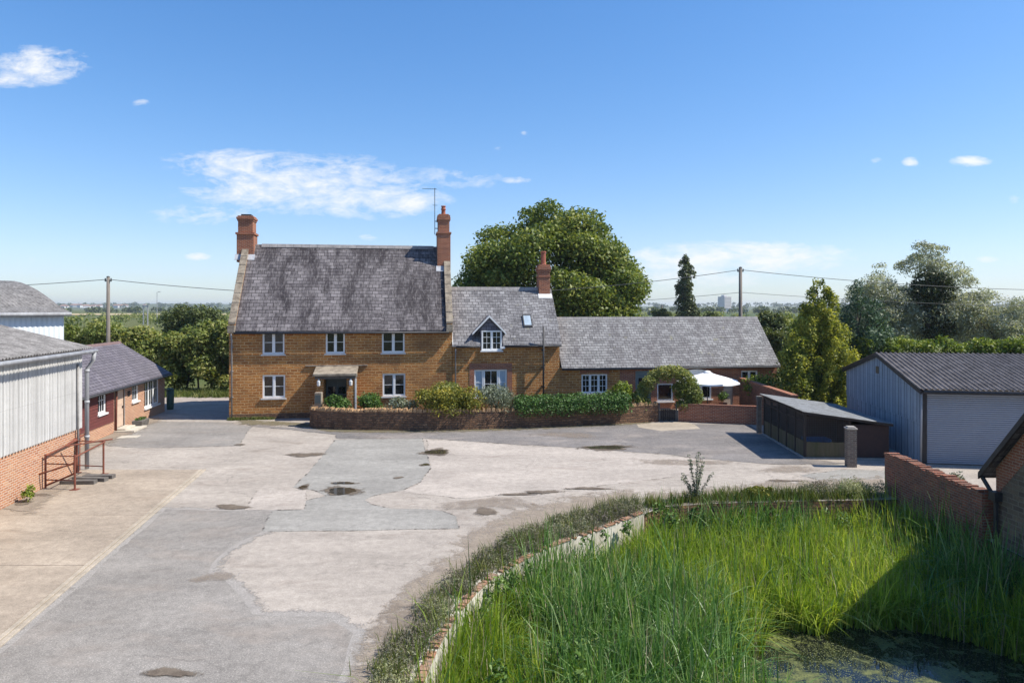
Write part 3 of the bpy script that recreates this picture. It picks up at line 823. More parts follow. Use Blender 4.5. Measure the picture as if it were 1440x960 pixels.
# porch: two stone cheeks, a lintel, a stone-slated lean-to roof
pz = lambda py, yl=-1.0: fz(470, py, yl)
PD = -1.05
xa, xb, xc, xd = fx(444, PD), fx(455, PD), fx(487.5, PD), fx(499, PD)
zt = fz(470, 532.5, PD)
porch = MB().box(xa, xb, PD, 0, 0, zt).box(xc, xd, PD, 0, 0, zt).build('porch', M['ironstone'], farm)
MB().extrude([(xa - 0.12, PD - 0.22, zt + 0.16), (xa - 0.12, 0.0, zt + 0.52), (xa - 0.12, 0.0, zt + 0.62), (xa - 0.12, PD - 0.22, zt + 0.30)], (xd - xa + 0.24, 0, 0)).build('porch_roof', M['coping'], porch, bevel=0.02)
mb = MB().box(xa - 0.04, xd + 0.04, PD - 0.05, PD + 0.12, zt + 0.002, zt + 0.19)
mb.box(xa - 0.06, xa + 0.06, PD + 0.12, -0.01, zt + 0.002, zt + 0.17).box(xd - 0.06, xd + 0.06, PD + 0.12, -0.01, zt + 0.002, zt + 0.17)
mb.build('porch_lintel', M['grey_wood'], porch)
MB().box(fx(430), fx(517), -0.07, 0.0, zt + 0.60, zt + 0.67).build('drip_course', M['coping'], farm, bevel=0.01)
MB().box(xd + 0.002, xd + 0.09, PD - 0.02, PD + 0.06, 0, zt).build('porch_post', M['offwhite'], porch)
for px in (448.5, 493.5):
    x = fx(px, PD)
    lo = MB().box(x - 0.05, x + 0.05, PD - 0.04, PD, zt - 0.02, zt + 0.03).lathe([(0.05, zt - 0.38), (0.09, zt - 0.34), (0.10, zt - 0.12), (0.03, zt - 0.02)], x, PD - 0.12, 8).build('lantern', M['offwhite'], porch)
dz = zt + 0.02
dr = MB().box(xb + 0.02, xc - 0.02, -0.14, -0.02, 0.05, dz).build('door', M['door_green'], farm)
mb = MB(); pm = MB()
cxm = (xb + xc) / 2
for i in (-1, 1):
    for (za, zb) in ((1.32, 1.72), (0.8, 1.22)):
        pm.box(cxm + i * 0.27 - 0.2, cxm + i * 0.27 + 0.2, -0.155, -0.139, za, zb)
pm.build('pane', M['glass'], dr)
MB().box(cxm - 0.04, cxm + 0.04, -0.165, -0.14, 0.2, dz - 0.05).build('door_stile', M['door_green'], dr)

# ================================================================== COTTAGE
CX0 = FW; cot_loc = (HX + CV * CX0, HY + SV * CX0, 0)
cot = thing('cottage', 'lower ironstone cottage with dormer and skylight joined to the tall farmhouse', 'house', cot_loc, ROT)
def kx(px, yl=0.0): return fx(px, yl) - CX0
CW, CD, CE, CR = kx(787), 5.8, 4.03, 7.2
csl = (CR - CE) / (CD / 2)
w1 = (kx(667), kx(713), fz(690, 560), fz(690, 519.5))
dm = (kx(677), kx(705.5), fz(690, 492.5), fz(690, 464.5))          # dormer window
mb = MB()
front_wall(mb, 0.02, CW, 0.0, CE - 0.1, 0.02, [w1, (dm[0], dm[1], dm[2], CE - 0.1)], 0.15)
mb.quad((0.02, CD - .01, 0), (0.02, CD - .01, CE - .1), (CW, CD - .01, CE - .1), (CW, CD - .01, 0))
for gx, gm in ((0.02, 1), (CW - 0.3, 1)):
    mb.extrude([(gx + .003, 0.03, 0), (gx + .003, CD, 0), (gx + .003, CD, CE - .1), (gx + .003, CD / 2, CR - .1), (gx + .003, 0.03, CE - .1)], (0.294, 0, 0))
mb.build('wall', M['ironstone'], cot)
mb = MB(); co = 0.16
dxa, dxb, dyb = dm[0] - 0.075, dm[1] + 0.075, 0.62
slope_prism(mb, 0.04, dxa, -co, CE - co * csl, CD / 2, CR, 0.08)
slope_prism(mb, dxb, CW + 0.10, -co, CE - co * csl, CD / 2, CR, 0.08)
slope_prism(mb, dxa, dxb, dyb, CE + dyb * csl, CD / 2, CR, 0.08)
slope_prism(mb, 0.04, CW + 0.10, CD + co, CE - co * csl, CD / 2, CR, 0.08)
mb.build('roof', M['slate_grey'], cot)
mb = MB(); x = 0.06
while x < CW - 0.1:
    x2 = min(x + 0.46, CW - 0.1)
    mb.extrude([(x + 0.005, CD / 2 - 0.15, CR - 0.06), (x + 0.005, CD / 2 + 0.15, CR - 0.06), (x + 0.005, CD / 2 + 0.04, CR + 0.15), (x + 0.005, CD / 2 - 0.04, CR + 0.15)], (x2 - x - 0.01, 0, 0)); x = x2
mb.build('ridge', M['ridge_tile'], cot)
MB().extrude([(0.0, -co - .01, CE - co * csl + .02), (0.0, CD / 2, CR + .02), (0.0, CD / 2, CR + .14), (0.0, -co - .01, CE - co * csl + .14)], (0.038, 0, 0)).build('verge_board', M['offwhite'], cot)
MB().tube([(0.2, -co - 0.055, CE - co * csl), (dm[0] - 0.15, -co - 0.055, CE - co * csl)], 0.05, 8).tube([(dm[1] + 0.15, -co - 0.055, CE - co * csl), (CW + 0.05, -co - 0.055, CE - co * csl)], 0.05, 8).build('gutter', M['black'], cot, smooth=True)
# brick dressings round the big window
mb = MB(); bx0, bx1 = w1[0] - 0.28, w1[1] + 0.30
mb.box(bx0, w1[0] - .001, 0.004, 0.10, w1[2] - 0.1, w1[3]); mb.box(w1[1] + .001, bx1, 0.004, 0.10, w1[2] - 0.1, w1[3])
mb.box(bx0, bx1, 0.004, 0.10, w1[3] + .001, w1[3] + 0.36)
mb.build('brick_surround', M['red_brick'], cot)
# big window: sash in the middle, two side lights with blinds
ww = w1[1] - w1[0]; wh = w1[3] - w1[2]
a1, a2 = kx(680) - w1[0], kx(701) - w1[0]
wi = window(cot, a2 - a1, wh, (w1[0] + a1, 0.055, w1[2]), cols=1, rows=(0.5,), bars=1, sill=False)
window(cot, a1 - .01, wh, (w1[0], 0.058, w1[2]), cols=1, rows=(0.55,), panes='blind', sill=False)
window(cot, ww - a2 - .01, wh, (w1[0] + a2 + .01, 0.058, w1[2]), cols=1, rows=(0.55,), panes='blind', sill=False)
# dormer
dcx = (dm[0] + dm[1]) / 2
dro = kx(711.5) - dcx; dlo = dcx - kx(664)
dA = fz(688, 445.5); dEl = fz(690, 470)
hw = (dro + dlo) / 2; dcx2 = (kx(711.5) + kx(664)) / 2
yb = (dA - CE) / csl
mb = MB()
for s in (-1, 1):
    e = (dcx2 + s * hw, -0.12, dEl); a = (dcx2, -0.12, dA)
    nb = 0.07
    mb.extrude([e, a, (a[0], a[1], a[2] + nb), (e[0], e[1], e[2] + nb)], (0, yb + 0.12, 0))
drm = mb.build('dormer', M['slate_grey'], cot)
mb = MB()
mb.extrude([(dm[0] - 0.07, 0.0, CE - 0.35), (dm[1] + 0.07, 0.0, CE - 0.35), (dm[1] + 0.07, 0.0, dm[3]), (dcx2 + hw - 0.25, 0.0, dEl + 0.12), (dcx2, 0.0, dA - 0.03), (dcx2 - hw + 0.25, 0.0, dEl + 0.12), (dm[0] - 0.07, 0.0, dm[3])], (0, yb * 0.75, 0))
mb.build('dormer_gable', M['slate_purple'], drm)
mb = MB()
for s in (-1, 1):
    mb.extrude([(dcx2 + s * hw, -0.15, dEl - 0.03), (dcx2, -0.15, dA - 0.03), (dcx2, -0.15, dA + 0.10), (dcx2 + s * hw, -0.15, dEl + 0.09)], (0, 0.03, 0))
mb.build('bargeboard', M['white'], drm)
window(drm, dm[1] - dm[0], dm[3] - dm[2], (dm[0], -0.06, dm[2]), cols=2, rows=(0.35, 0.68), bars=1, mull=0.07)
# skylight lying on the slope
sx0, sx1 = kx(735.5, 1.0), kx(748, 1.0)
y0s = (fz(741, 463, 0.4) - CE) / csl; y1s = y0s + 0.62
def onroof(y, d=0.0): return CE + y * csl + 0.08 + d
mb = MB(); mb.extrude([(sx0, y0s, onroof(y0s)), (sx0, y1s, onroof(y1s)), (sx0, y1s, onroof(y1s, .10)), (sx0, y0s, onroof(y0s, .10))], (sx1 - sx0, 0, 0))
sk = mb.build('skylight', M['black'], cot)
MB().quad((sx0 + .06, y0s + .06, onroof(y0s + .06, .105)), (sx1 - .06, y0s + .06, onroof(y0s + .06, .105)), (sx1 - .06, y1s - .06, onroof(y1s - .06, .105)), (sx0 + .06, y1s - .06, onroof(y1s - .06, .105))).build('pane', M['blind'], sk)
# soil pipe and drain pipes
xs = kx(763)
mb = MB(); mb.tube([(xs, -0.27, 0.3), (xs, -0.27, fz(763, 459, -0.27))], 0.055, 8)
for z in (1.5, 2.6, 3.6): mb.box(xs - 0.08, xs + 0.08, -0.30, 0.02, z, z + 0.06)
mb.build('soil_pipe', M['black'], cot, smooth=True)
xs = kx(640.5)
MB().tube([(xs, -co - 0.05, CE - 0.3), (xs, -0.08, CE - 0.6), (xs, -0.08, 0.1)], 0.038, 8).build('downpipe', M['pipe_grey'], cot, smooth=True)
MB().box(kx(703), kx(709.5), -0.24, 0.02, fz(706, 490), fz(706, 487)).build('security_light', M['white'], cot)
# chimney with a tall pot
ccy = CD / 2
def czc(py): return fz(766, py, ccy)
ccx = (kx(757.5, ccy - .4) + kx(774, ccy - .4)) / 2
cc = chimney(cot, ccx, ccy, 0.70, 0.75, CR - 0.75, [(czc(390), 0.0), (czc(388), 0.035), (czc(383), -0.01), (czc(380), 0.025), (czc(375), 0.06), (czc(372.5), 0.0)], 0, 'red_brick')
zp = czc(372.5)
MB().lathe([(0.20, zp), (0.165, zp + 0.1), (0.15, zp + 0.72), (0.185, zp + 0.75), (0.185, zp + 0.82), (0.15, zp + 0.84), (0.10, zp + 0.845)], ccx, ccy, 8).build('chimney_pot', M['terracotta'], cc)
yf = ccy - 0.38; zf = CE + yf * csl
MB().extrude([(ccx - 0.4, yf - 0.2, zf - 0.2 * csl + .085), (ccx - 0.4, yf + 0.02, zf + 0.02 * csl + .085), (ccx - 0.4, yf + 0.02, zf + 0.02 * csl + .14), (ccx - 0.4, yf - 0.2, zf - 0.2 * csl + .11)], (0.85, 0, 0)).build('flashing', M['offwhite'], cot)

# ================================================================== LONG LOW WING
WX0 = fx(787); wing = thing('brick_wing', 'long low brick wing with pale grey slate roof beside the cottage', 'house', (HX + CV * WX0, HY + SV * WX0, 0), ROT)
def wx(px, yl=0.0): return fx(px, yl) - WX0
WW, WD, WE, WR = wx(1093), 5.28, 2.66, 5.36
wsl = (WR - WE) / (WD / 2)
ops = {'a': (wx(818), wx(854.5), fz(836, 553), fz(836, 526)), 'door': (wx(894), wx(916), 0.0, fz(905, 521.5)), 'b': (wx(924.5), wx(947), fz(936, 564), fz(936, 539)),
       'fr': (wx(957), wx(1001), fz(980, 561), fz(980, 525)), 'c': (wx(1043), wx(1066), fz(1055, 538), fz(1055, 521)), 'd2': (wx(1018), wx(1031), 0.0, fz(1025, 533))}
mb = MB()
xsplit = wx(872)
front_wall(mb, 0.0, xsplit, 0.0, WE - 0.08, 0.05, [ops['a']], 0.14, mi=1)
front_wall(mb, xsplit, WW, 0.0, WE - 0.08, 0.05, [ops[k] for k in ('door', 'b', 'fr', 'c', 'd2')], 0.14)
mb.quad((0, WD - .01, 0), (0, WD - .01, WE - .1), (WW, WD - .01, WE - .1), (WW, WD - .01, 0))
mb.extrude([(WW - 0.3, 0.055, 0), (WW - 0.3, WD, 0), (WW - 0.3, WD, WE - .08), (WW - 0.3, WD / 2, WR - .08), (WW - 0.3, 0.055, WE - .08)], (0.297, 0, 0))
mb.build('wall', [M['red_brick'], M['ironstone']], wing)
mb = MB(); wo_ = 0.17
slope_prism(mb, 0.10, WW + 0.12, -wo_, WE - wo_ * wsl, WD / 2, WR, 0.08)
slope_prism(mb, 0.10, WW + 0.12, WD + wo_, WE - wo_ * wsl, WD / 2, WR, 0.08)
mb.build('roof', M['slate_blue'], wing)
mb = MB(); x = 0.1
while x < WW + 0.1:
    x2 = min(x + 0.46, WW + 0.11)
    mb.extrude([(x + 0.005, WD / 2 - 0.15, WR - 0.06), (x + 0.005, WD / 2 + 0.15, WR - 0.06), (x + 0.005, WD / 2 + 0.04, WR + 0.14), (x + 0.005, WD / 2 - 0.04, WR + 0.14)], (x2 - x - 0.01, 0, 0)); x = x2
mb.build('ridge', M['ridge_tile'], wing)
MB().tube([(0.1, -wo_ - 0.05, WE - wo_ * wsl), (WW + 0.1, -wo_ - 0.05, WE - wo_ * wsl - .02)], 0.05, 8).build('gutter', M['black'], wing, smooth=True)
o = ops['a']; window(wing, o[1] - o[0], o[3] - o[2], (o[0], 0.09, o[2]), cols=3, rows=(0.36, 0.7), bars=1, mull=0.07, sill=True)
MB().extrude([(o[0] - 0.1, 0.03, o[3] + 0.0)] + [(o[0] + (o[1] - o[0]) * i / 8, 0.03, o[3] + 0.10 * (1 - (i / 4 - 1) ** 2) + 0.01) for i in range(9)] + [(o[1] + 0.1, 0.03, o[3]), (o[1] + 0.1, 0.03, o[3] + 0.24), (o[0] - 0.1, 0.03, o[3] + 0.24)], (0, 0.05, 0)).build('brick_arch', M['red_brick'], wing)
o = ops['b']; window(wing, o[1] - o[0], o[3] - o[2], (o[0], 0.09, o[2]), cols=1, rows=(), sill=True)
o = ops['c']; window(wing, o[1] - o[0], o[3] - o[2], (o[0], 0.09, o[2]), cols=2, rows=(), sill=True)
o = ops['fr']; window(wing, o[1] - o[0], o[3] - o[2], (o[0], 0.075, o[2]), cols=3, rows=(0.62,), mull=0.12, sill=True)
mb = MB(); N = 12
hd = []
for i in range(N + 1):
    q = i / N; hd.append((o[0] - .06 + (o[1] - o[0] + .12) * q, -0.03, o[3] + 0.02 + 0.24 * (1 - (2 * q - 1) ** 2)))
mb.extrude([(o[0] - .06, -0.03, o[3] - 0.04)] + hd + [(o[1] + .06, -0.03, o[3] - 0.04)], (0, 0.075, 0))
mb.build('arched_head', M['white'], wing)
o = ops['door']; d = MB().box(o[0], o[1], 0.08, 0.14, 0.0, o[3] - .002).build('door', M['door_sage'], wing)
MB().box(o[0] + 0.08, o[0] + 0.13, 0.04, 0.08, 1.0, 1.12).build('handle', M['black'], d)
MB().box(o[0] + 0.2, o[1] - 0.2, 0.07, 0.082, 1.3, 1.9).build('pane', M['glass'], d)
o = ops['d2']; d = MB().box(o[0], o[1], 0.08, 0.14, 0.0, o[3] - .002).build('door', M['door_beige'], wing)


# ================================================================== LEFT SIDE: office range, barn, far barn
# --- long low office (its own frame: y runs back along the wall, +x faces the yard)
OX, OY = -20.4, 40.1
off = thing('office_building', 'low outbuilding with purple slate roof, red boarding, brick wall and beige door', 'outbuilding', (OX, OY, 0), ROT)
def os_(px):
    r = (px - 720) / F
    return (OX - r * OY) / (CV * r + SV)
def oz(px, py): return H - (py - 432) / F * (OY + CV * os_(px))
OL, OE, ORD, ORZ = -13.0, 2.36, 2.5, 4.0
yb_ = os_(159.5)                       # boarding ends, brick begins
ow1 = (os_(137.5), os_(149), oz(143, 581.5), oz(143, 550))
od = (os_(162.5), os_(174.5), 0.17, oz(168, 546.5))
ow2 = (os_(185.5), os_(194.5), oz(190, 564), oz(190, 538.5))
ow3 = (os_(203), os_(223), oz(213, 570.5), oz(213, 532.5))
kw = dict(nx=(0, 1, 0), ny=(-1, 0, 0))
mb = MB()
front_wall(mb, yb_, 0.0, 0.0, OE - .06, 0.0, [od, ow2, ow3], 0.13, **kw)
front_wall(mb, OL, yb_, 0.0, 0.57, 0.0, [], 0.13, **kw)
front_wall(mb, OL, yb_, 0.57, OE - .06, 0.05, [(ow1[0], ow1[1], ow1[2], ow1[3])], 0.10, **kw)
for gy in (OL, -0.3):
    mb.extrude([(-0.06, gy + .003, 0), (-2 * ORD, gy + .003, 0), (-2 * ORD, gy + .003, OE - .06), (-ORD, gy + .003, ORZ - .06), (-0.06, gy + .003, OE - .06)], (0, 0.294, 0))
mb.quad((-2 * ORD + .01, OL, 0), (-2 * ORD + .01, OL, OE - .1), (-2 * ORD + .01, 0, OE - .1), (-2 * ORD + .01, 0, 0))
mb.quad((-0.002, -.001, 0), (-0.002, -0.001, OE - .06), (-0.07, -0.001, OE - .06), (-0.07, -0.001, 0))
mb.build('wall', M['orange_brick'], off)
# lapped boards
mb = MB(); z = 0.58; bh = 0.145
while z < OE - 0.07:
    z2 = min(z + bh, OE - 0.07)
    spans = [(OL, yb_)]
    if z2 > ow1[2] and z < ow1[3]: spans = [(OL, ow1[0] - .03), (ow1[1] + .03, yb_)]
    for a, b in spans:
        mb.extrude([(0.036, a, z), (-0.03, a, z), (-0.03, a, z2), (0.006, a, z2)], (0, b - a, 0))
    z = z2
mb.build('weatherboarding', M['boarding'], off)
osl = (ORZ - OE) / ORD
mb = MB(); e = 0.32
for s in (0, 1):
    xE = e if not s else -2 * ORD - e
    mb.extrude([(xE, OL - .1, OE - e * osl), (-ORD, OL - .1, ORZ), (-ORD, OL - .1, ORZ + .07), (xE, OL - .1, OE - e * osl + .07)], (0, -OL + .25, 0))
mb.build('roof', M['slate_purple'], off)
mb = MB(); y = OL - .08
while y < 0.12:
    mb.extrude([(-ORD - .14, y + .004, ORZ - .05), (-ORD + .14, y + .004, ORZ - .05), (-ORD + .03, y + .004, ORZ + .13), (-ORD - .03, y + .004, ORZ + .13)], (0, min(.45, .13 - y) - .008, 0)); y += .45
mb.build('ridge', M['ridge_dull'], off)
MB().tube([(e + .05, OL, OE - e * osl), (e + .05, 0.1, OE - e * osl - .02)], 0.055, 8).build('gutter', M['black'], off, smooth=True)
def owin(o, **k):
    # the frame faces +x
    return window(off, o[1] - o[0], o[3] - o[2], (-0.03, o[0], o[2]), R(90), **k)
owin(ow1, cols=1, rows=(0.6,), bars=2, transom=None)
owin(ow2, cols=1, rows=(0.6,), bars=2)
owin(ow3, cols=3, rows=(0.62,), bars=1)
d = MB().box(-0.10, -0.045, od[0] + .01, od[1] - .01, od[2], od[3] - .01).build('door', M['door_beige'], off)
mb = MB(); 
for z in (0.75, 1.25): mb.box(-0.045, -0.032, od[0] + .1, od[1] - .1, z, z + .1)
mb.build('door_rail', M['door_beige'], d)
MB().box(-0.045, 0.0, od[1] - .16, od[1] - .12, 1.05, 1.17).build('handle', M['black'], d)
MB().box(-0.06, 0.012, od[0] - .09, od[0], 0.17, od[3] + .02).box(-0.06, 0.012, od[1], od[1] + .08, 0.17, od[3] + .02).box(-0.06, 0.012, od[0] - .09, od[1] + .08, od[3] + .021, od[3] + .10).build('door_frame', M['pipe_grey'], off)
MB().tube([(0.10, yb_ + .12, OE - .2), (0.07, yb_ + .12, 0.05)], 0.045, 8).build('downpipe', M['rust'], off, smooth=True)
yq = os_(181)
pl = MB().box(0.003, 0.03, yq - .16, yq + .16, oz(181, 552.5), oz(181, 549.5)).box(0.003, 0.03, yq - .16, yq + .16, oz(181, 556.5), oz(181, 553.3)).build('plaque', M['black'], off)
MB().box(-0.3, 0.95, od[0] - .25, od[1] + .35, 0, .09).box(-0.3, .5, od[0] - .1, od[1] + .1, .09, .17).build('doorstep', M['pale_stone'], off, bevel=.012)
def opt(s, x): return (OX + CV * x - SV * s, OY + SV * x + CV * s)
p = opt(os_(185) - .3, 0.55)
pot = thing('planter', 'dark stone trough planter beside the beige office door', 'planter', (p[0], p[1], 0), ROT)
MB().extrude([(-.2, -.5, 0), (.2, -.5, 0), (.26, -.5, .34), (-.26, -.5, .34)], (0, 1.0, 0)).build('trough', M['grey_wood'], pot, bevel=.02)
foliage('foliage', [(0, -.2, .36, .2, .3, .12, .4), (0, .25, .36, .2, .25, .1, .3)], 160, .09, L['green'], pot)
tag(MB().box(-.42, .42, -.32, .32, -.02, .03).build('manhole_cover', M['pale_stone'], None, G(181, 614.5), ROT, bevel=.008), 'pale square access cover lying in the tarmac near the beige door', 'cover')
wb = thing('water_butt', 'dark green water butt at the far corner of the office', 'water butt', (-20.45, 40.85, 0))
MB().lathe([(.17, 0), (.19, .1), (.21, .6), (.20, 1.15)], 0, 0, 16).build('barrel', M['butt_green'], wb, smooth=True)
MB().lathe([(.215, 1.15), (.215, 1.2), (.12, 1.27), (.02, 1.28)], 0, 0, 16).build('lid', M['butt_green'], wb, smooth=True)

# --- tall corrugated barn
BX, BY = -16.15, 25.5
barn = thing('corrugated_barn', 'white corrugated barn on an orange brick base with grey sheet roof', 'barn', (BX, BY, 0), ROT)
BL, BE, BB, BWD = -24.0, 4.62, 1.66, 13.0
bsl = math.tan(R(15))
mb = MB(); mb.box(-.32, 0, BL, 0, -.05, BB); mb.box(-BWD, -.33, -.32, 0, -.05, BB)
mb.build('brick_base', M['orange_brick'], barn)
mb = MB().corr((0.045, BL, BB - .06), (0, -BL + .02, 0), (0, 0, BE - BB + .03), 0.17, 0.034, 6)
mb.corr((0.02, 0.045, BB - .06), (-BWD, 0, 0), (0, 0, BE - BB + .03), 0.17, 0.022, 5)
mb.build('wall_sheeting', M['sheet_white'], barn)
mb = MB(); mb.box(-BWD, -.1, BL, -.05, BB + .02, BE - .12)
mb.extrude([(-.1, -.30, BE - .12), (-BWD, -.30, BE - .12), (-BWD / 2, -.30, BE + BWD / 2 * bsl - .1)], (0, 0.32, 0))
mb.build('wall_core', M['pipe_grey'], barn)
mb = MB()
mb.corr((0.38, BL, BE - .38 * bsl + .06), (0, -BL + .22, 0), (-BWD / 2 - .38, 0, (BWD / 2 + .38) * bsl), 0.17, 0.03, 6, rows=3)
mb.corr((-BWD / 2, BL, BE + BWD / 2 * bsl + .06), (0, -BL + .22, 0), (-BWD / 2 - .3, 0, -(BWD / 2 + .3) * bsl), 0.17, 0.03, 6, rows=2)
mb.build('roof', M['asbestos'], barn)
MB().tube([(0.46, BL, BE - .16), (0.46, 0.28, BE - .17)], 0.075, 10).build('gutter', M['gutter_grey'], barn, smooth=True)
mb = MB().tube([(0.46, 0.12, BE - .2), (0.42, 0.12, BE - .5), (0.20, 0.12, BE - .85), (0.20, 0.12, 0.05)], 0.075, 10)
for z in (BE - .25, BE - .95, 2.5, 1.2): mb.tube([(0.20 if z < 3.9 else .4, 0.12, z), (0.20 if z < 3.9 else .4, 0.12, z + .1)], 0.09, 10)
mb.build('downpipe', M['gutter_grey'], barn, smooth=True)
MB().tube([(0.10, -0.35, BE - .6), (0.10, -0.35, 0.05)], 0.04, 8).build('conduit', M['pipe_grey'], barn, smooth=True)
MB().box(-0.02, 0.02, -.14, 0.02, 0, BB - .07).build('corner_post', M['rust'], barn)

# --- white barn with curved grey roof, further back
FBX, FBY = -25.1, 38.2
dv = Vector((-.85, .53, 0)).normalized(); av = Vector((-.53, -.85, 0)).normalized()
fb = thing('curved_roof_barn', 'pale white barn with curved grey roof behind the corrugated barn', 'barn', (FBX, FBY, 0))
FE2 = 5.72; span = 15.0; LB = 22.0
prof = [(span * i / 16, 1.95 * math.sin(math.pi * i / 16) ** 1.05) for i in range(17)]
mb = MB()
mb.extrude([tuple(dv * 0.05), tuple(dv * (span - .05)), tuple(dv * (span - .05) + Vector((0, 0, FE2))), tuple(dv * 0.05 + Vector((0, 0, FE2)))], av * LB)
mb.extrude([tuple(dv * min(max(a, .05), span - .05) + Vector((0, 0, FE2 + b - .06))) for a, b in prof], av * LB)
mb.build('wall', M['sheet_pale'], fb)
mb = MB().corr(dv * -.02 + av * LB, -av * (LB + .0), Vector((0, 0, 3.1)), 0.25, .02, 4); mb.corr(dv * -.05 + av * LB + Vector((0, 0, 3.05)), -av * (LB + .0), Vector((0, 0, FE2 - 3.05)), 0.25, .02, 4)
mb.build('wall_sheeting', M['sheet_pale'], fb)
mb = MB()
for (a0, b0), (a1, b1) in zip(prof[:-1], prof[1:]):
    p0 = dv * (a0 - (.35 if a0 == 0 else 0)) + Vector((0, 0, FE2 + b0 + .05)); p1 = dv * (a1 + (.3 if a1 > span - .1 else 0)) + Vector((0, 0, FE2 + b1 + .05))
    mb.corr(p0 + av * LB, -av * (LB + .25), p1 - p0, 0.2, .03, 4)
mb.build('roof', M['asbestos'], fb)
MB().tube([tuple(dv * -.42 + av * LB + Vector((0, 0, FE2))), tuple(dv * -.42 - av * .2 + Vector((0, 0, FE2)))], .1, 8).build('gutter', M['gutter_grey'], fb, smooth=True)

# --- rusty handling pen by the brick base
def pen_panel(parent, p, q, h, rails):
    mb = MB(); p, q = Vector(p), Vector(q)
    for a in (p, q):
        mb.tube([a, a + Vector((0, 0, h))], 0.032, 6)
        mb.box(a.x - .12, a.x + .12, a.y - .12, a.y + .12, 0, .03)
    for z in rails: mb.tube([p + Vector((0, 0, z)), q + Vector((0, 0, z))], 0.022, 6)
    return mb.build('frame_panel', M['rust'], parent)
pen = thing('stock_pen', 'rusty red tubular livestock pen against the brick barn base', 'stock pen', (-15.7, 22.9, 0))
A1, A2 = (0.05, 0, 0), (1.1, -.1, 0)
B1, B2 = (-.30, 2.2, 0), (0.80, 2.0, 0)
pen_panel(pen, A1, A2, 1.18, (.32, .86, 1.13)); pen_panel(pen, B1, B2, 1.25, (.30, 1.2))
pen_panel(pen, (-.12, .1, 0), (-.42, 2.1, 0), 1.2, (.45, .8, 1.14))
mb = MB()
for (a, b, r) in (((-.3, -.5, .85), (-.35, 2.9, 1.35), .035), ((1.1, -.1, .9), (-.05, -.2, .55), .03), ((1.1, -.1, .55), (0.05, 0, .12), .03), ((.05, 0, 1.12), (-.3, 2.2, 1.22), .028), ((1.1, -.1, 1.1), (.85, 2.0, 1.2), .028), ((-.05, 1.2, 1.2), (.95, 2.3, 1.24), .03)):
    mb.tube([a, b], r, 6)
mb.build('rail', M['rust'], pen)
for i, (x, y, z, l, rz) in enumerate(((-14.95, 23.55, 0, 1.15, 3), (-14.8, 23.95, 0, 1.2, -4), (-14.7, 24.3, 0, 1.05, 2))):
    b = MB().box(-l / 2, l / 2, -.12, .12, 0.0, .15).build('timber_sleeper', M['grey_wood'], None, (x, y, z), R(rz), bevel=.012)
    tag(b, ['grey weathered sleeper nearest the front of the stock pen', 'grey weathered sleeper in the middle of the three by the pen', 'grey weathered sleeper farthest back beside the stock pen'][i], 'sleeper', 'old timber sleepers inside the pen')

# ================================================================== RIGHT SIDE: kennel, pillar, steel shed, stone barn
ken = thing('dog_kennel', 'dark timber dog kennel run with pale sloping sheet roof', 'kennel', (11.85, 27.6, 0), R(-3))
KW, KD = 3.3, 5.2; kzl, kzr = 1.86, 1.42
def kz(x): return kzl + (kzr - kzl) * x / KW
mb = MB()
# long run side (x=0): posts, low boards, top rail
npost = 6
for i in range(npost):
    y = KD * i / (npost - 1)
    mb.box(-.04, .05, y - .045 + (.045 if i == 0 else 0) - (.045 if i == npost - 1 else 0), y + .045 + (.045 if i == 0 else 0) - (.045 if i == npost - 1 else 0), .0, kzl - .04)
mb.box(-.03, .04, .1, KD - .1, kzl - .13, kzl - .05); mb.box(-.025, .03, .1, KD - .1, kzl - .42, kzl - .36)
for x in (KW * .53,): mb.box(x - .04, x + .05, -.002, .08, .0, kz(x) - .03)
mb.box(.06, KW * .53 - .05, 0.0, .06, 1.62, 1.70)
mb.build('frame', M['dark_wood'], ken)
mb = MB()
for i in range(npost - 1):
    y0, y1 = KD * i / (npost - 1) + .05, KD * (i + 1) / (npost - 1) - .05
    nb = 5
    for j in range(nb):
        mb.box(-.015, .02, y0 + (y1 - y0) * j / nb + .004, y0 + (y1 - y0) * (j + 1) / nb - .004, .03, .68 + random.uniform(-.01, .01))
nb = 9
for j in range(nb): mb.box(.06 + (KW * .53 - .12) * j / nb + .003, .06 + (KW * .53 - .12) * (j + 1) / nb - .003, .01, .045, .03, .66 + random.uniform(-.01, .01))
mb.build('low_board', M['mossy_wood'], ken)
mb = MB()
for k in range(24):
    x = .08 + (KW * .53 - .16) * k / 23; mb.box(x - .004, x + .004, .028, .034, .68, kz(x) - .14)
for k in range(14):
    z = .72 + k * .075; mb.box(.06, KW * .53 - .05, .022, .028, z - .004, z + .004)
for k in range(110):
    y = .1 + (KD - .2) * k / 109; mb.box(.0, .006, y - .003, y + .003, .7, kzl - .14)
for k in range(12):
    z = .74 + k * .085; mb.box(.006, .012, .1, KD - .1, z - .003, z + .003)
mb.build('wire_mesh', M['iron_wire'], ken)
mb = MB(); x0 = KW * .53 + .06
z = .08
while z < kzr - .05:
    z2 = min(z + .14, kzr - .04)
    mb.extrude([(x0, -.02, z), (x0, .06, z), (x0, .06, z2), (x0, .004, z2)], (KW - x0, 0, 0)); z = z2
mb.box(.55, .60, 1.36, KD - .07, .05, 1.68); mb.box(.06, KW * .53 + .05, 1.30, 1.355, .05, 1.60); mb.box(KW - .05, KW, .065, KD, .05, kzr - .05); mb.box(x0, x0 + .05, .065, KD, .05, 1.45); mb.box(.05, KW - .06, KD - .06, KD - .01, .05, kzr - .03)  # two inner partitions added to darken the inside behind the mesh
mb.build('board_wall', M['brown_board'], ken)
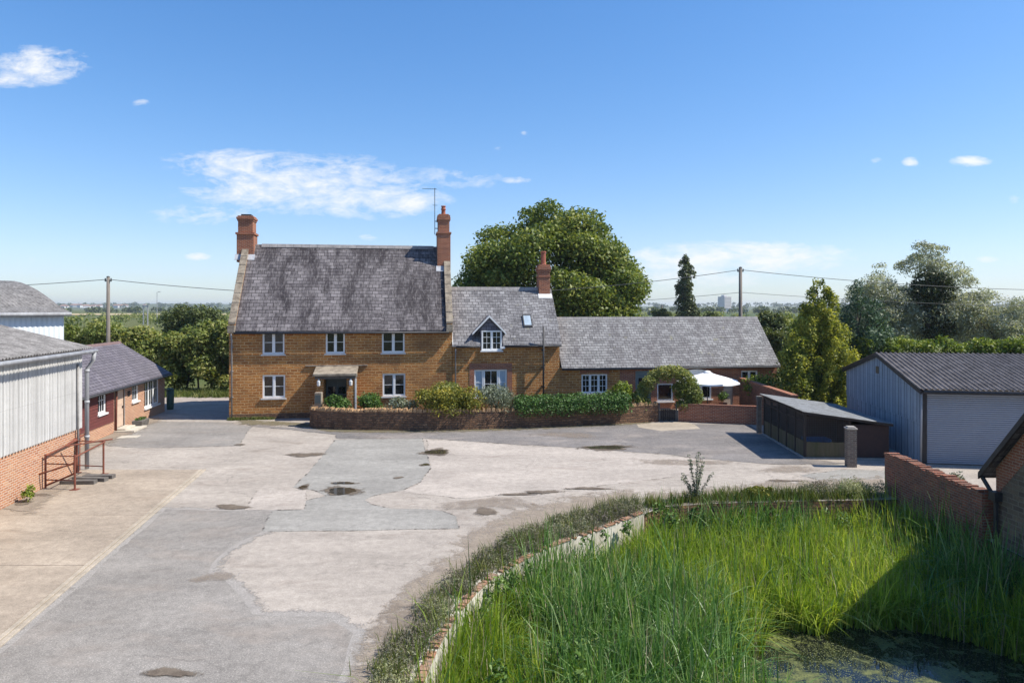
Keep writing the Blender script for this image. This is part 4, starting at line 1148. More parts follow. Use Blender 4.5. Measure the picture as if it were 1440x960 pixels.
mb = MB().corr((-.18, KD + .15, kz(-.18) + .05), (0, -KD - .35, 0), (KW + .30, 0, kz(KW + .12) - kz(-.18)), .13, .016, 5)
mb.build('roof', M['kennel_roof'], ken)
MB().extrude([(-.16, -.16, kz(-.16) - .07), (KW + .1, -.16, kz(KW + .1) - .07), (KW + .1, -.16, kz(KW + .1) + .03), (-.16, -.16, kz(-.16) + .03)], (0, .03, 0)).build('fascia', M['dark_wood'], ken)
MB().box(-.1, KW + .1, -.1, KD + .1, 0.005, .05).build('floor_slab', M['concrete'], ken)
bed = MB().box(0, 1.0, 0, .7, .0, .10).box(0, 1.0, .62, .7, .10, .62).box(0, .08, 0, .62, .10, .62).box(.92, 1.0, 0, .62, .10, .62).build('dog_bed', M['blue_plastic'], None, (12.15, 28.1, .05), R(-3), bevel=.02)
bp = bed; tag(bed, 'blue plastic dog bed inside the dark kennel run', 'dog bed')
# blue panel facing the yard
pil = thing('gate_pillar', 'square brick gate pillar with stone cap in front of the kennel', 'pillar', (13.0, 26.2, 0), R(-9))
MB().box(-.17, .17, -.17, .17, 0, 1.44).build('shaft', M['pillar_brick'], pil)
MB().extrude([(-.20, -.20, 1.44), (.20, -.20, 1.44), (.20, .20, 1.44), (-.20, .20, 1.44)], (0, 0, .05)).box(-.15, .15, -.15, .15, 1.49, 1.54).build('cap', M['concrete'], pil, bevel=.02)

SX, SY, SROT = 16.0, 26.6, R(-9)
shed = thing('steel_shed', 'blue grey clad farm shed with roller door and dark corrugated roof', 'shed', (SX, SY, 0), SROT)
SD, SE, SRZ, SL = 8.8, 2.98, 4.02, 14.0
ssl = (SRZ - SE) / (SD / 2)
mb = MB()
n = int(SD / .20 * 4); 
for lo, hi, dx in ((0.0, 1.62, -.0), (1.58, None, -.03)):
    b0 = len(mb.v)
    for i in range(n + 1):
        y = SD * i / n; zt = (SE - .02 + ssl * min(y, SD - y)) if hi is None else hi
        off_ = .028 * (1 if (i % 4) in (1, 2) else -1)
        mb.v += [(dx - .03 + off_, y, lo), (dx - .03 + off_, y, zt)]
    for i in range(n):
        mb.f.append((b0 + 2 * i + 2, b0 + 2 * i, b0 + 2 * i + 1, b0 + 2 * i + 3)); mb.m.append(0)
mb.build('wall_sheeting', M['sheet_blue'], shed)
mb = MB()
mb.extrude([(.04, .12, 0), (.04, SD, 0), (.04, SD, SE - .06), (.04, SD / 2, SRZ - .06), (.04, .12, SE - .06)], (SL, 0, 0))
mb.box(.15, SL, 0.02, .118, 2.83, SE - .03); mb.box(5.75, SL, 0.02, .117, .0, 2.829)
mb.build('wall_core', M['pipe_grey'], shed)
mb = MB()
mb.corr((-.22, -.28, SE - .28 * ssl + .03), (SL + .3, 0, 0), (0, SD / 2 + .28, (SD / 2 + .28) * ssl), .20, .035, 6, rows=2)
mb.corr((-.22, SD + .28, SE - .28 * ssl + .03), (SL + .3, 0, 0), (0, -SD / 2 - .28, (SD / 2 + .28) * ssl), .20, .035, 6)
mb.build('roof', M['asbestos_dark'], shed)
mb = MB()
mb.extrude([(-.20, -.26, SE - .30 * ssl - .16), (-.20, SD / 2, SRZ - .16), (-.20, SD / 2, SRZ + .0), (-.20, -.26, SE - .30 * ssl)], (.06, 0, 0))
mb.extrude([(-.20, SD + .26, SE - .30 * ssl - .16), (-.20, SD / 2, SRZ - .16), (-.20, SD / 2, SRZ + .0), (-.20, SD + .26, SE - .30 * ssl)], (.06, 0, 0))
mb.build('verge_board', M['black'], shed)
MB().tube([(-.1, -.36, SE - .14), (SL, -.36, SE - .15)], .07, 8).build('gutter', M['black'], shed, smooth=True)
mb = MB().box(-.02, .15, -.02, .12, 0, SE - .1)
mb.build('corner_post', M['black'], shed)
mb = MB()
nsl = 34; z0, z1 = .03, 2.82
for i in range(nsl):
    a, b = z0 + (z1 - z0) * i / nsl, z0 + (z1 - z0) * (i + 1) / nsl; h_ = (b - a)
    mb.extrude([(.16, .07, a), (.16, .03, a + .15 * h_), (.16, .022, a + .5 * h_), (.16, .03, a + .85 * h_), (.16, .07, b - .001)], (5.55, 0, 0))
mb.build('roller_door', M['roller'], shed)
MB().box(.16, 5.71, .0, .06, 2.55 + .28, 2.93).build('door_box', M['pipe_grey'], shed)
yv = 4.5; MB().box(-.10, -.04, yv - .16, yv + .16, 3.1, 3.42).build('vent', M['mossy_wood'], shed)
MB().tube([(-.1, -.16, SE - .2), (-.1, -.10, .1)], .035, 8).build('downpipe', M['gutter_grey'], shed, smooth=True)

# --- low stone barn with its gable towards the pond
GX = 12.55; yF, yA, zA, zE = 17.7, 15.0, 5.0, 1.98
gsl = (zA - zE) / (yF - yA); yN = yA - (yF - yA)
sb = thing('stone_barn', 'stone and brick barn gable with black bargeboard beside the pond', 'barn', (GX, 0, 0))
mb = MB(); gz = zE - .55
mb.extrude([(0, yF, -1.7), (0, yN, -1.7), (0, yN, zE - .03), (0, yA, zA - .05), (0, yF, zE - .03)], (11.5, 0, 0)); mb.build('stone_wall', M['barn_stone'], sb)
mb = MB(); mb.extrude([(-0.012, yF - .02, zE - .75), (-0.012, yA, zA - .85), (-0.012, yN + .02, zE - .75), (-0.012, yN + .02, zE - .05), (-0.012, yA, zA - .07), (-0.012, yF - .02, zE - .05)], (.2, 0, 0)); mb.build('gable_brickwork', M['red_brick'], sb)
mb = MB()
for s in (1, -1):
    yy = yF + .28 if s > 0 else yN - .28; ze = zE - .28 * gsl
    mb.extrude([(-.22, yy, ze), (-.22, yA, zA), (-.22, yA, zA + .10), (-.22, yy, ze + .10)], (11.9, 0, 0))
mb.build('roof', M['slate_dark'], sb)
mb = MB()
for s in (1, -1):
    yy = yF + .30 if s > 0 else yN - .30; ze = zE - .30 * gsl
    mb.extrude([(-.27, yy, ze - .06), (-.27, yA, zA - .07), (-.27, yA, zA + .11), (-.27, yy, ze + .11)], (.045, 0, 0))
mb.build('bargeboard', M['black'], sb)
mb = MB().tube([(-.2, yF + .34, zE - .32), (11, yF + .34, zE - .34)], .06, 8)
mb.tube([(-.15, yF + .30, zE - .35), (-.1, yF + .06, zE - .65), (-.09, yF - .12, zE - .9), (-.09, yF - .12, -1.2)], .055, 8)
mb.box(-.2, .02, yF - .24, yF + .0, zE - .85, zE - .62)
mb.build('downpipe', M['black'], sb)

# ================================================================== WALLS
def catmull(pts, step=0.25):
    P = np.array(pts, float); Q = np.vstack([2 * P[0] - P[1], P, 2 * P[-1] - P[-2]]); out = []
    for i in range(1, len(Q) - 2):
        m = max(2, int(np.linalg.norm(Q[i + 1] - Q[i]) / step))
        for k in range(m):
            t = k / m
            out.append(0.5 * ((2 * Q[i]) + (-Q[i - 1] + Q[i + 1]) * t + (2 * Q[i - 1] - 5 * Q[i] + 4 * Q[i + 1] - Q[i + 2]) * t * t + (-Q[i - 1] + 3 * Q[i] - 3 * Q[i + 1] + Q[i + 2]) * t ** 3))
    out.append(P[-1]); return np.array(out)


def normals2(P):
    d = np.gradient(P[:, :2], axis=0); d /= np.linalg.norm(d, axis=1, keepdims=True)
    return np.stack([-d[:, 1], d[:, 0]], 1), d


def path_wall(mb, P, thick, z0, ztops, side=0.5):
    nrm, d = normals2(P); n = len(P); b = len(mb.v)
    for i in range(n):
        a = P[i, :2] + nrm[i] * thick * side; c = P[i, :2] - nrm[i] * thick * (1 - side)
        zt = ztops[i] if hasattr(ztops, '__len__') else ztops
        mb.v += [(a[0], a[1], z0), (a[0], a[1], zt), (c[0], c[1], zt), (c[0], c[1], z0)]
    for i in range(n - 1):
        p, q = b + 4 * i, b + 4 * i + 4
        for k in range(3):
            mb.f.append((p + k, p + k + 1, q + k + 1, q + k)); mb.m.append(0)
    mb.f.append((b, b + 3, b + 2, b + 1)); mb.m.append(0)
    e = b + 4 * (n - 1); mb.f.append((e, e + 1, e + 2, e + 3)); mb.m.append(0)
    return mb


RW = catmull([(-9.95, 36.2), (-10.2, 35.35), (-10.05, 34.75), (-9.2, 34.35), (-7.1, 34.05), (-3.5, 34.05), (0, 34.62), (3.7, 35.5), (7.75, 36.55)], .22)
rw = thing('rubble_wall', 'low curved rubble stone wall with upright coping in front of the farmhouse garden', 'wall')
zt = .88 + .07 * vnoise(RW[:, :2], .9, 3) - .08 * np.clip((RW[:, 0] + 4) / 8, 0, 1) + .10 * np.clip((RW[:, 0] - 5) / 3, 0, 1)
path_wall(MB(), RW, .36, -.05, zt).build('stonework', M['rubble'], rw)
mb = MB(); nrm, dd = normals2(RW)
seg = np.linalg.norm(np.diff(RW[:, :2], axis=0), axis=1); cum = np.concatenate([[0], np.cumsum(seg)])
s = .03
while s < cum[-1] - .08:
    w_ = random.uniform(.07, .15); hh = random.uniform(.10, .19)
    i = min(np.searchsorted(cum, s) , len(RW) - 1)
    x, y = np.interp(s, cum, RW[:, 0]), np.interp(s, cum, RW[:, 1]); z = np.interp(s, cum, zt)
    n2, d2 = nrm[i], dd[i]; tilt = random.uniform(-.05, .05)
    hw_, th_ = w_ / 2 - .006, random.uniform(.17, .22)
    c = Vector((x, y, z - .01)); D = Vector((d2[0], d2[1], 0)); Nn = Vector((n2[0], n2[1], 0))
    mb.extrude([c - D * hw_ - Nn * th_, c + D * hw_ - Nn * th_, c + D * (hw_ * .8 + tilt) - Nn * th_ * .9 + Vector((0, 0, hh)), c - D * (hw_ * .8 - tilt) - Nn * th_ * .9 + Vector((0, 0, hh * .9))], Nn * th_ * 1.9)
    s += w_
mb.build('coping', M['rubble_coping'], rw)
gp = thing('gate_pier', 'short pale stone pier with a small dark plaque at the end of the rubble wall', 'pier', (-9.93, 35.05, 0), R(4))
MB().box(-.175, .175, -.175, .175, 0, 1.74).build('pier', M['coping'], gp, bevel=.02)
MB().box(-.14, .14, -.205, -.175, 1.2, 1.62).build('plaque', M['door_green'], gp)
# timber gate between rubble wall and brick wall
gt = thing('garden_gate', 'low dark boarded timber gate under the climbing arch', 'gate', (7.93, 36.6, 0), R(-2))
mb = MB()
for i in range(7): mb.box(.02 + i * .115, .02 + i * .115 + .105, 0, .025, .06, .64)
mb.build('board', M['dark_wood'], gt)
MB().box(.02, .82, .026, .06, .14, .22).box(.02, .82, .026, .06, .48, .56).box(.02, .56, -.02, .05, .642, .70).build('rail', M['grey_wood'], gt)
for x in (-.08, .84): MB().box(x, x + .08, -.03, .07, 0, .97).build('gatepost', M['grey_wood'], gt)
lw = thing('brick_garden_wall', 'low red brick garden wall in front of the white parasol', 'wall')
LW = np.array([(8.9, 36.55), (10.2, 36.2), (11.6, 35.85), (13.45, 35.4)])
path_wall(MB(), LW, .24, -.05, .90).build('brickwork', M['red_brick'], lw)
path_wall(MB(), LW, .28, .90, .965).build('coping', M['old_brick'], lw)
tw = thing('tall_brick_wall', 'tall dark red brick wall running from the wing to the kennel', 'wall')
TW = np.array([(13.85, 41.2), (13.8, 39), (13.75, 36), (13.7, 33.05)])
path_wall(MB(), TW, .26, -.05, [1.78, 1.78, 1.76, 1.74]).build('brickwork', M['old_brick'], tw)
path_wall(MB(), TW, .32, 1.78, [1.86, 1.86, 1.86, 1.86]).build('coping', M['red_brick'], tw)
gp2 = MB().box(-.10, .10, -.10, .10, 0, 1.62).box(-.13, .13, -.12, .12, 1.62, 1.80)
gpo = tag(gp2.build('kennel_pier', M['grey_wood'], None, (11.98, 33.1, 0), R(-3), bevel=.012), 'square weathered grey post at the far end of the kennel', 'post')

# pond outline (clockwise from front left)
PL = catmull([(-1.72, 7.5), (-1.50, 10.2), (-1.40, 11.6), (-1.22, 12.8), (-.9, 14.05), (-.3, 15.55), (.8, 17.05), (2.4, 18.65), (3.9, 20.15)], .25)
back_edge = [(4.6, 20.9), (6.2, 21.25), (9.0, 21.5), (12.2, 21.7)]
POND = [tuple(p) for p in PL] + back_edge + [(12.35, 21.7), (12.5, 17.6), (12.5, 7.5)]
WZ = -1.35
pwl = thing('pond_retaining_wall', 'curved whitewashed retaining wall with brick coping along the pond', 'wall')
wob = .05 * (vnoise(PL[:, :2], 1.2, 5) - .5)
path_wall(MB(), PL, .24, -1.75, list(.02 + wob), side=1.0).build('rendered_face', M['lime_wash'], pwl)
mb = MB(); nrm, dd = normals2(PL); seg = np.linalg.norm(np.diff(PL[:, :2], axis=0), axis=1); cum = np.concatenate([[0], np.cumsum(seg)]); s = .02
while s < cum[-1] - .1:
    i = min(np.searchsorted(cum, s), len(PL) - 1)
    if random.random() < .80:
        x, y = np.interp(s, cum, PL[:, 0]), np.interp(s, cum, PL[:, 1]); z = .025 + np.interp(s, cum, wob)
        D = Vector((dd[i][0], dd[i][1], 0)); Nn = Vector((nrm[i][0], nrm[i][1], 0)); c = Vector((x, y, z)) - Nn * .02
        hh = .042 + random.uniform(-.012, .012)
        mb.extrude([c - D * .05, c + D * .05, c + D * .05 + Vector((0, 0, hh)), c - D * .05 + Vector((0, 0, hh))], Nn * (.15 + random.uniform(-.03, .04)))
    s += .112
mb.build('coping', M['pond_brick'], pwl)
bw = thing('pond_edge_wall', 'low brown stone retaining wall along the back of the pond', 'wall')
BWp = np.array([(3.9, 20.2)] + back_edge)
path_wall(MB(), BWp, .18, -1.75, -.008, side=1.0).build('stonework', M['rubble'], bw)
pw = thing('pond_brick_wall', 'shaded red brick wall running from the yard to the stone barn', 'wall')
PWp = catmull([(12.42, 22.45), (12.44, 20.5), (12.48, 19), (12.54, 17.98)], .12)
pwz = 1.27 - .07 * np.floor(np.linspace(0, 2.99, len(PWp))) / 2 + .03 * (rng.random(len(PWp)) - .5)
path_wall(MB(), PWp, .33, -1.75, list(pwz)).build('brickwork', M['old_brick'], pw)
mb = MB()
for i in range(0, len(PWp) - 1):
    if random.random() < .9:
        q = PWp[i]; mb.box(q[0] - .18 + random.uniform(-.02, .02), q[0] + .18 + random.uniform(-.02, .02), q[1] - .052, q[1] + .048, pwz[i] - .02, pwz[i] + random.uniform(.05, .085))
mb.build('coping', M['old_brick'], pw)

# ================================================================== GROUND
def sheet(name, outer, z, mat, holes=(), kind='structure', z_in=None):
    loops = [[Vector((p[0], p[1], 0)) for p in outer]] + [[Vector((p[0], p[1], 0)) for p in h] for h in holes]
    tris = tessellate_polygon(loops)
    V = [tuple(v) for l in loops for v in l]
    mb = MB(); mb.v = [(v[0], v[1], z) for v in V]
    for t in tris:
        a, b, c = (Vector(V[i]) for i in t)
        mb.f.append(tuple(t) if (b - a).cross(c - a).z > 0 else tuple(reversed(t))); mb.m.append(0)
    o = mb.build(name, M[mat] if isinstance(mat, str) else mat)
    o['kind'] = kind
    return o


def rough(pts, step=.35, amp=.06, seed=1):
    """closed outline with an uneven edge"""
    r = np.random.default_rng(seed); out = []
    n = len(pts)
    for i in range(n):
        a = np.array(pts[i][:2], float); b = np.array(pts[(i + 1) % n][:2], float); L_ = np.linalg.norm(b - a); m = max(1, int(L_ / step))
        d = (b - a) / max(L_, 1e-6); nn = np.array([-d[1], d[0]]); w = 0
        for k in range(m):
            w = .75 * w + r.normal() * amp * .6 if k else 0
            out.append(tuple(a + (b - a) * k / m + nn * w * math.sin(math.pi * k / m) ** .4 if k else a))
    return out


def px_poly(pts, **k): return rough([G(*p) for p in pts], **k)


sheet('ground', [(-7000, -900), (7000, -900), (7000, 7000), (-7000, 7000)], -.03, 'ground', [POND])
sheet('yard', [(-45, -8), (45, -8), (45, 30.5), (19, 31), (14, 36.5), (13, 41.6), (-12, 38.2), (-15.2, 38.6), (-16.8, 46), (-45, 47)], 0.0, 'yard', [POND])
sheet('track', [(-60, 42.6), (-16.6, 44.2), (20, 50), (20, 53), (-18, 46.4), (-60, 47.5)], .006, 'track')
sheet('pond_bed', [(-2, 7), (13, 7), (13, 22), (-2, 22)], -1.62, 'soil')
sheet('water', [(-1.9, 7.4), (12.9, 7.4), (12.9, 21.8), (-1.9, 21.8)], WZ, 'pond')
sheet('garden_bed', [tuple(p) for p in RW[2:, :2]] + [(7.8, 40.6), (-10, 37.85)], .02, 'soil')
sheet('patio', [(7.85, 36.7), (13.6, 35.5), (13.7, 41.4), (7.8, 40.5)], .025, 'kerb')
sheet('gate_apron', px_poly([(895, 596), (965, 592), (985, 603), (930, 606), (898, 601)], seed=3), .012, 'kerb')
# concrete apron in bays, with open joints
kA, kB = np.array(G(0, 912)[:2]), np.array(G(290, 660.5)[:2])
kd = (kB - kA) / np.linalg.norm(kB - kA); kn = np.array([-kd[1], kd[0]])
k0 = kA - kd * 9.0
def kp(s, off_): q = k0 + kd * s + kn * off_; return (q[0], q[1])
def ks(s, off_): q = k0 + kd * s + np.array([-1.0, 0.0]) * off_; return (q[0], q[1])
ktot = np.linalg.norm(kB - k0)
jl = [0.0]
for (px, py) in ((110, 797), (225, 724)):
    g = np.array(G(px, py)[:2]); jl.append(float((g - k0) @ kd))
jl += [ktot]
slab_mats = [M['slab']] * 3
for i in range(3):
    a, b = jl[i] + .015, jl[i + 1] - .015
    far = 7.2 - .0
    o = MB().extrude([(*ks(a, .28), -.1), (*ks(b, .28), -.1), (*ks(b, far), -.1), (*ks(a, far), -.1)], (0, 0, .125 - .004 * i)).build('concrete_slab', slab_mats[i])
    o['kind'] = 'structure'
for off_, nm in ((.0, 'kerb'), (.135, 'kerb')):
    o = MB().extrude([(*kp(0, off_ + .02), -.1), (*kp(ktot + .05, off_ + .02), -.1), (*kp(ktot + .05, off_ + .125), -.1), (*kp(0, off_ + .125), -.1)], (0, 0, .135)).build(nm, M['kerb'], bevel=.01)
    o['kind'] = 'structure'
# repairs and worn patches of the yard
sheet('asphalt_patch', px_poly([(0, 916), (30, 891), (232, 715), (385, 718), (373, 746), (330, 767), (303, 790), (296, 804), (325, 820), (342, 837), (358, 862), (467, 866), (500, 890), (478, 960), (440, 1200), (-300, 1200)], step=.3, amp=.05, seed=4), .004, 'asphalt_grey')
sheet('asphalt_patch', px_poly([(471, 618), (520, 616.5), (594, 616), (601, 640), (606, 658), (592, 677), (567, 689), (525, 697), (513, 703), (523, 709), (550, 715), (590, 715.5), (621, 718), (642, 726), (646, 743), (500, 746), (369, 747), (383, 718), (427, 716), (429, 704), (458, 697), (442, 689), (412, 685), (425, 672), (437, 660)], step=.3, amp=.025, seed=5), .006, 'asphalt_pale')
sheet('concrete_patch', px_poly([(362, 689.5), (431, 689.5), (427, 716.5), (344, 717)], amp=.02, seed=6), .009, 'yard_light')
sheet('concrete_patch', px_poly([(600, 617.5), (700, 624), (800, 630), (930, 639), (985, 646), (990, 665), (880, 678), (760, 690), (640, 700), (560, 690), (592, 677), (606, 658), (601, 640)], step=.4, amp=.09, seed=16), .003, 'yard_light')
sheet('asphalt_patch', px_poly([(205, 592), (322, 594), (355, 600), (338, 627), (200, 630), (150, 627), (160, 612)], amp=.05, seed=7), .005, 'asphalt_grey')
sheet('asphalt_patch', px_poly([(345, 595), (441, 603), (560, 605), (720, 602.5), (925, 594), (1055, 598), (1140, 646), (1195, 651), (1075, 652), (985, 645), (930, 638), (800, 629), (700, 623), (600, 616.5), (473, 616.5), (472, 611), (352, 599)], step=.4, amp=.10, seed=8), .007, 'asphalt_dark')
sheet('asphalt_patch', px_poly([(1125, 668), (1180, 660), (1250, 662), (1250, 672), (1160, 677)], amp=.06, seed=9), .006, 'asphalt_pale')

def soft_strip(name, pa, pb, z, mat, rows=5, fall=(0, .35, .7, 1, 1, 1), kind='structure'):
    """strip between two paths of equal length, stain strength rising across it"""
    pa, pb = np.array(pa, float)[:, :2], np.array(pb, float)[:, :2]; n = len(pa)
    V, T = [], []
    for r_ in range(rows + 1):
        q = r_ / rows
        for k in range(n):
            e = min(k, n - 1 - k); x_, y_ = pa[k] * (1 - q) + pb[k] * q
            V.append((x_, y_, z)); T.append(fall[r_] * min(1, e / 1.0))
    F_ = [(r_ * n + k, r_ * n + k + 1, (r_ + 1) * n + k + 1, (r_ + 1) * n + k) for r_ in range(rows) for k in range(n - 1)]
    F_ = np.array(F_)
    a_, b_, c_ = (np.array(V[F_[0][k]]) for k in range(3))
    if np.cross(b_ - a_, c_ - a_)[2] < 0: F_ = F_[:, ::-1]
    o = npmesh(name, np.array(V), F_, M[mat], tint=np.array(T)); o['kind'] = kind; return o


def soft_disc(name, cx, cy, rx, ry, z, mat, seed=1, rot=0.0):
    r = np.random.default_rng(seed); N = 28; ph = r.random(3) * 6.28
    V, T, F_ = [(cx, cy, z)], [1.0], []
    for k, (f, t_) in enumerate(((.5, 1.0), (.8, .75), (1.0, .45), (1.45, 0.0))):
        for a in np.linspace(0, 2 * math.pi, N, endpoint=False):
            w_ = f * (1 + .2 * math.sin(2 * a + ph[0]) + .14 * math.sin(3 * a + ph[1]))
            V.append((cx + rx * w_ * math.cos(a), cy + ry * w_ * math.sin(a), z)); T.append(t_)
    for i in range(N): F_.append((0, 1 + i, 1 + (i + 1) % N, 1 + (i + 1) % N))
    Q = [(1 + k * N + i, 1 + (k + 1) * N + i, 1 + (k + 1) * N + (i + 1) % N, 1 + k * N + (i + 1) % N) for k in range(3) for i in range(N)]
    mb = MB(); mb.v = V; mb.f = [f[:3] for f in F_] + Q; mb.m = [0] * len(mb.f)
    o = mb.build(name, M[mat]); at = o.data.attributes.new('tint', 'FLOAT', 'POINT'); at.data.foreach_set('value', np.array(T, np.float32))
    o['kind'] = 'structure'; return o


def respath(pts, n):
    P_ = catmull([G(*p) for p in pts], .3); i = np.linspace(0, len(P_) - 1, n); return np.column_stack([np.interp(i, range(len(P_)), P_[:, k]) for k in range(2)])
soft_strip('dirt', respath([(420, 1010), (470, 930), (500, 875), (550, 815), (620, 765), (640, 735), (720, 705), (800, 688), (900, 680)], 40), respath([(560, 1010), (590, 915), (630, 850), (690, 795), (760, 758), (800, 738), (850, 722), (890, 712), (905, 706)], 40), .010, 'soft_dirt')
soft_strip('dirt', respath([(900, 680), (960, 684), (1030, 676), (1100, 668), (1180, 664), (1250, 660)], 24), respath([(905, 713.5), (931, 711), (1000, 706.5), (1100, 702.5), (1180, 701), (1250, 699)], 24), .011, 'soft_dirt')
soft_strip('dirt', respath([(90, 655), (150, 632), (200, 612), (230, 596), (250, 588)], 24), respath([(60, 650), (112, 622), (150, 608), (185, 594), (205, 586)], 24), .014, 'soft_dirt')
soft_strip('dirt', respath([(60, 730), (90, 700), (130, 676), (150, 664)], 16), respath([(0, 718), (40, 698), (80, 678), (112, 664)], 16), .032, 'soft_dirt')
soft_strip('moss', respath([(325, 601), (380, 602), (438, 605), (460, 610), (560, 611), (720, 608), (850, 601), (925, 597)], 40), respath([(325, 590), (380, 592), (438, 596), (460, 602), (560, 604), (720, 600), (850, 595), (925, 591)], 40), .013, 'soft_moss')
for q in ((300, 812, 60, 14, 1), (690, 708, 120, 20, 2), (960, 650, 120, 10, 3), (560, 880, 90, 50, 7), (800, 612, 90, 8, 9), (1110, 660, 90, 10, 10)):
    g_ = G(q[0], q[1]); soft_disc('stain', g_[0], g_[1], q[2] / 2 / F * g_[1], q[3] / 2 * g_[1] ** 2 / F / H, .0185 if q[0] > 200 else .034, 'soft_stain', 100 + q[4])

def edge_strip(name, poly, inn, out, z, mat, t_in=1.0, t_out=0.0):
    """band that follows the outline of a patch, from inn metres inside to out metres outside"""
    P_ = np.array(poly, float); P_ = P_[np.concatenate([[True], np.linalg.norm(np.diff(P_, axis=0), axis=1) > .02])]
    area = .5 * np.sum(P_[:, 0] * np.roll(P_[:, 1], -1) - np.roll(P_[:, 0], -1) * P_[:, 1])
    d_ = np.roll(P_, -1, 0) - np.roll(P_, 1, 0); d_ /= np.maximum(np.linalg.norm(d_, axis=1, keepdims=True), 1e-6)
    nn = np.stack([d_[:, 1], -d_[:, 0]], 1) * (1 if area > 0 else -1)
    A, B = P_ - nn * inn, P_ + nn * out; n = len(P_)
    V = np.zeros((2 * n, 3)); V[:n, :2] = A; V[n:, :2] = B; V[:, 2] = z
    i = np.arange(n); j = (i + 1) % n
    F_ = np.stack([i, n + i, n + j, j], 1)
    if area < 0: F_ = F_[:, ::-1]
    o = npmesh(name, V, F_, M[mat], tint=np.concatenate([np.full(n, t_in), np.full(n, t_out)])); o['kind'] = 'structure'
for k_, o_ in enumerate([q for q in sc.objects if q.name.split('.')[0] in ('asphalt_patch', 'concrete_patch')]):
    me_ = o_.data; pl_ = [tuple(v.co[:2]) for v in me_.vertices]
    zz = me_.vertices[0].co.z
    if k_ == 0: edge_strip('asphalt_edge', pl_, .05, .45, zz + .0012, 'soft_asphalt')
    if k_: edge_strip('crack', pl_, .03, .035, zz + .0018, 'soft_crack', .47, .47)


def puddle(px, py, w, h, wet=True, seed=1):
    r = np.random.default_rng(seed)
    cx, cy, _ = G(px, py); rx = w / 2 / F * cy; ry = (G(px, py - h / 2)[1] - G(px, py + h / 2)[1]) / 2
    def ring(f, amp):
        N = 26; ph = r.random(3) * 6.28
        return [(cx + rx * f * math.cos(t) * (1 + amp * math.sin(2 * t + ph[0]) + amp * .6 * math.sin(5 * t + ph[1]) + amp * .4 * r.normal()), cy + ry * f * math.sin(t) * (1 + amp * math.sin(3 * t + ph[2]) + amp * .4 * r.normal())) for t in np.linspace(0, 2 * math.pi, N, endpoint=False)]
    soft_disc('pothole_mud', cx, cy, rx, ry, .02 if px > 200 else .036, 'soft_mud', seed)
    if wet: sheet('puddle', ring(.70, .16), .024, 'puddle')


for a in ((613, 636, 50, 8.5, True, 21), (481, 690.5, 50, 14, True, 22), (427, 685, 18, 6, True, 23), (483, 679.5, 40, 4, True, 24), (430, 639.5, 46, 6, False, 25), (327, 713, 50, 7, False, 26),
          (683, 719.5, 38, 9, False, 27), (852, 629.5, 86, 7, True, 28), (598, 653.5, 15, 4, True, 29), (338, 625, 12, 3, False, 30), (760, 692, 60, 4, False, 31), (730, 695, 46, 4, False, 32), (830, 687, 60, 4, False, 33), (560, 672, 14, 3, False, 34), (238, 946, 60, 14, False, 35), (56, 697, 22, 5, False, 36), (32, 709, 26, 5, False, 37), (1100, 676, 40, 3, False, 38), (612, 598.5, 24, 2, False, 39)):
    puddle(*a)

# far fields
sheet('stubble_field', [(-420, 520), (-170, 510), (-165, 640), (-440, 650)], .3, 'stubble')
sheet('pasture_field', [(60, 180), (420, 200), (480, 700), (80, 650)], .2, 'pasture')


def hill(name, y0, depth, prof, mat):
    """long ridge: prof = (x, height)"""
    xs = np.linspace(prof[0][0], prof[-1][0], 90); hs = np.interp(xs, [p[0] for p in prof], [p[1] for p in prof]) * (0.9 + .2 * vnoise(np.stack([xs, xs * 0], 1), .006, 9))
    mb = MB(); rows = 8
    for j in range(rows + 1):
        q = j / rows; s = math.sin(math.pi * min(q * .62, .62) / 1.24) 
        for x, h in zip(xs, hs): mb.v.append((x * (1 + .2 * q), y0 + depth * q, -.5 + h * s))
    n = len(xs)
    for j in range(rows):
        for i in range(n - 1):
            p = j * n + i; mb.f.append((p, p + 1, p + n + 1, p + n)); mb.m.append(0)
    o = mb.build(name, mat, smooth=True); o['kind'] = 'structure'; return o


far_ground = tarmac('far_hill_surface', (0.085, 0.11, 0.045), (0.14, 0.15, 0.07), stone=(0.1, 0.12, 0.05), crack=0, speck=.2, big=.004)
hill('hill', 1900, 1500, [(-2600, 16), (-1900, 22), (-1350, 25), (-1100, 20), (-800, 17), (-500, 14), (-100, 10), (300, 11), (900, 12), (1500, 16), (2600, 18)], far_ground)


def treeline(name, label, y0, y1, x0, x1, h0, h1, k, n, leaf, mat='wood', zb=0.0, zfun=None):
    cl = []
    for i in range(k):
        x, y = random.uniform(x0, x1), random.uniform(y0, y1); h = random.uniform(h0, h1)
        z = zb if zfun is None else zfun(x, y)
        cl.append((x, y, z + h * .42, h * random.uniform(.5, 1.0), h * .5, h * .58, random.uniform(.15, .75)))
    o = foliage(name, cl, n, leaf, L[mat], None, aspect=.8)
    return tag(o, label, 'trees', kind='stuff')


